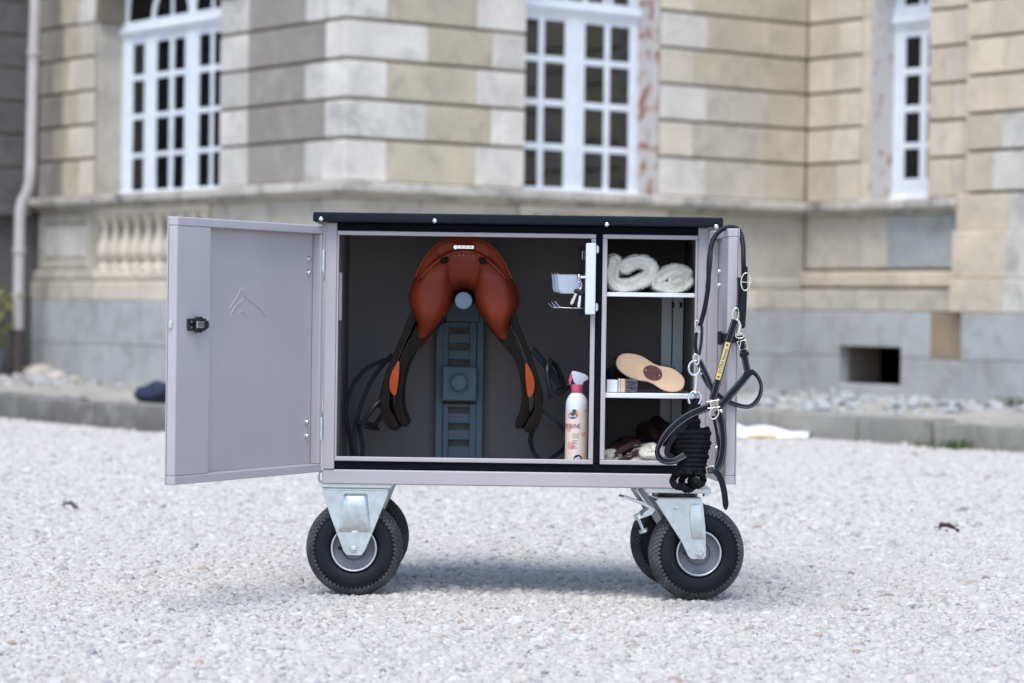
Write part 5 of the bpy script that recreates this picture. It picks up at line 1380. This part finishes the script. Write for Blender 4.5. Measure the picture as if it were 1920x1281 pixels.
# joint with square and ring
j = MB()
for p, q in (((1325, 754), (1348, 750)), ((1327, 766), (1350, 763)), ((1331, 750), (1334, 768)), ((1344, 750), (1346, 767))): j.tube([at(*p, HY-.006), at(*q, HY-.006)], .0021, 8)
hp(j, 'square', 'brass'); hp(MB().ringt(at(1339, 775, HY-.008), .011, .0155, .002, ang=.3), 'ring', 'brass'); hp(MB().ball(at(1352, 771, HY-.012), .0052, 14), 'stud', 'brass')
hs_([(1332, 762, HY-.002), (1290, 780, HY-.012), (1255, 808, HY-.02), (1233, 842, HY-.02), (1240, 862, HY-.01), (1262, 865, HY+.0), (1284, 854, HY+.012)], .0195, 'noseband', n=[(0, -1, 0), (.1, -1, .1), (.3, -.9, .2), (.75, -.6, .1), (.3, -.8, .7), (0, -.8, .8), (-.1, -.9, .5)], th=.005)
hs_([(1288, 795, HY+.02), (1262, 822, HY+.022), (1250, 848, HY+.018), (1262, 858, HY+.014)], .014, 'noseband_lining', stitched=False)
hs_([(1346, 770, HY), (1354, 800, HY), (1356, 835, HY), (1351, 865, HY+.003), (1340, 880, HY+.006), (1326, 882, HY+.01)], .0185, 'chin_strap', n=[(0, -1, 0), (-.2, -1, 0), (-.4, -.9, 0), (-.3, -.9, .2), (0, -.8, .6), (0, -.8, .6)])
hs_([(1337, 780, HY+.006), (1344, 810, HY+.008), (1348, 845, HY+.008), (1343, 872, HY+.008)], .008, 'chin_lining', stitched=False)
b3 = hp(MB().tube([at(u, v, HY-.004) for u, v in ((1324, 876), (1338, 873), (1340, 888), (1326, 890))], .0018, 8, closed=True), 'buckle', 'brass')
tl_ = hs_([(1338, 882, HY-.006), (1347, 890, HY-.008), (1354, 906, HY-.008), (1359, 930, HY-.008), (1361, 956, HY-.008)], lambda t: .0155 if t < .9 else .0155*(1-(t-.9)*6.5), 'strap', stitched=False, th=.0036)
for u, v in ((1351, 899), (1355, 911), (1358, 924)): hp(MB().cyl(at(u, v, HY-.0105), at(u, v, HY-.009), .0013, 8), 'hole', 'ink', tl_)
# near cheek: ring, doubled strap, ring
hp(MB().ringt(at(1309, 612, HY+.018), .007, .0155, .002, ang=-.3), 'ring', 'brass')
hs_([(1316, 612, HY+.014), (1315, 640, HY+.012), (1311, 666, HY+.01)], .009); hs_([(1306, 624, HY+.016), (1304, 645, HY+.014), (1306, 664, HY+.012)], .009, stitched=False)
hp(MB().ringt(at(1305, 674, HY+.006), .007, .0135, .002, ang=-.2), 'ring', 'brass')
hs_([(1311, 676, HY+.008), (1318, 690, HY+.008), (1330, 716, HY+.008), (1338, 736, HY+.006)], .014)

# ================================================================== LEAD ROPE
rc = at(1296, 850, 6.73)
lr = thing('lead_rope', 'coiled black lead rope with steel snap hook hanging from the halter', 'rope', (rc.x, 6.73, .30)); RO = Vector(lr.location)
def rp(mb, name, mat, parent=lr, **k): return mb.build(name, mat, parent, RO, **k)
RT = dict(lobes=3, twist=420, amp=.13)
path = []; turns = 9.0; NN = int(turns*26); vtop, vbot = 806, 884
for i in range(NN+1):
    t = i/NN; a = 2*pi*turns*t; v = vtop + (vbot-vtop)*t; uc = 1297 + 4*math.sin(3*t) - 3*t; rx = 27 + 3*math.sin(5*t+1) + 1.5*math.sin(a*.37); cpt = at(uc, v, 6.73)
    path.append(cpt + Vector((cos(a)*rx/728, sin(a)*.030, .004*cos(a+1) )))
rp(MB().tube(path, .0074, 12, **RT), 'coil', 'rope')
core_ = [at(1306, 748, 6.715), at(1304, 770, 6.71), at(1300, 790, 6.715), at(1298, 815, 6.73), at(1297, 850, 6.735), at(1292, 892, 6.73)]
rp(MB().tube(catmull(core_, 14), lambda t: .0105 if t < .35 else .018, 12, **RT), 'rope_core', 'rope')
for pts in ([(1300, 884), (1276, 886), (1262, 898), (1268, 912), (1290, 912), (1305, 900)], [(1282, 880), (1300, 898), (1298, 915), (1284, 917), (1278, 900), (1292, 884)], [(1296, 886), (1314, 890), (1318, 903), (1308, 910), (1294, 900)]):
    k = random.uniform(-.008, .008); rp(MB().tube(catmull([at(u, v, 6.715+k+.006*i*(-1)**i) for i, (u, v) in enumerate(pts)], 8), .0088, 12, **RT), 'knot_loop', 'rope')
sn = MB(); SY2 = 6.70
sn.ringt(at(1302, 690, SY2), .0145, .0185, .0032, ang=.1); sn.tube(catmull([at(1306, 704, SY2), at(1305, 722, SY2), at(1304, 735, SY2)], 5), .0042, 10)
sn.ball(at(1304, 737, SY2), .006, 12); sn.tube(catmull([at(1293, 757, SY2), at(1291, 747, SY2), at(1296, 737, SY2), at(1304, 734, SY2), at(1312, 739, SY2), at(1314, 750, SY2), at(1310, 758, SY2)], 6), .0031, 8)
sn.cyl(at(1312, 700, SY2), at(1316, 702, SY2), .0035, 10); rp(sn, 'snap_hook', 'steel')
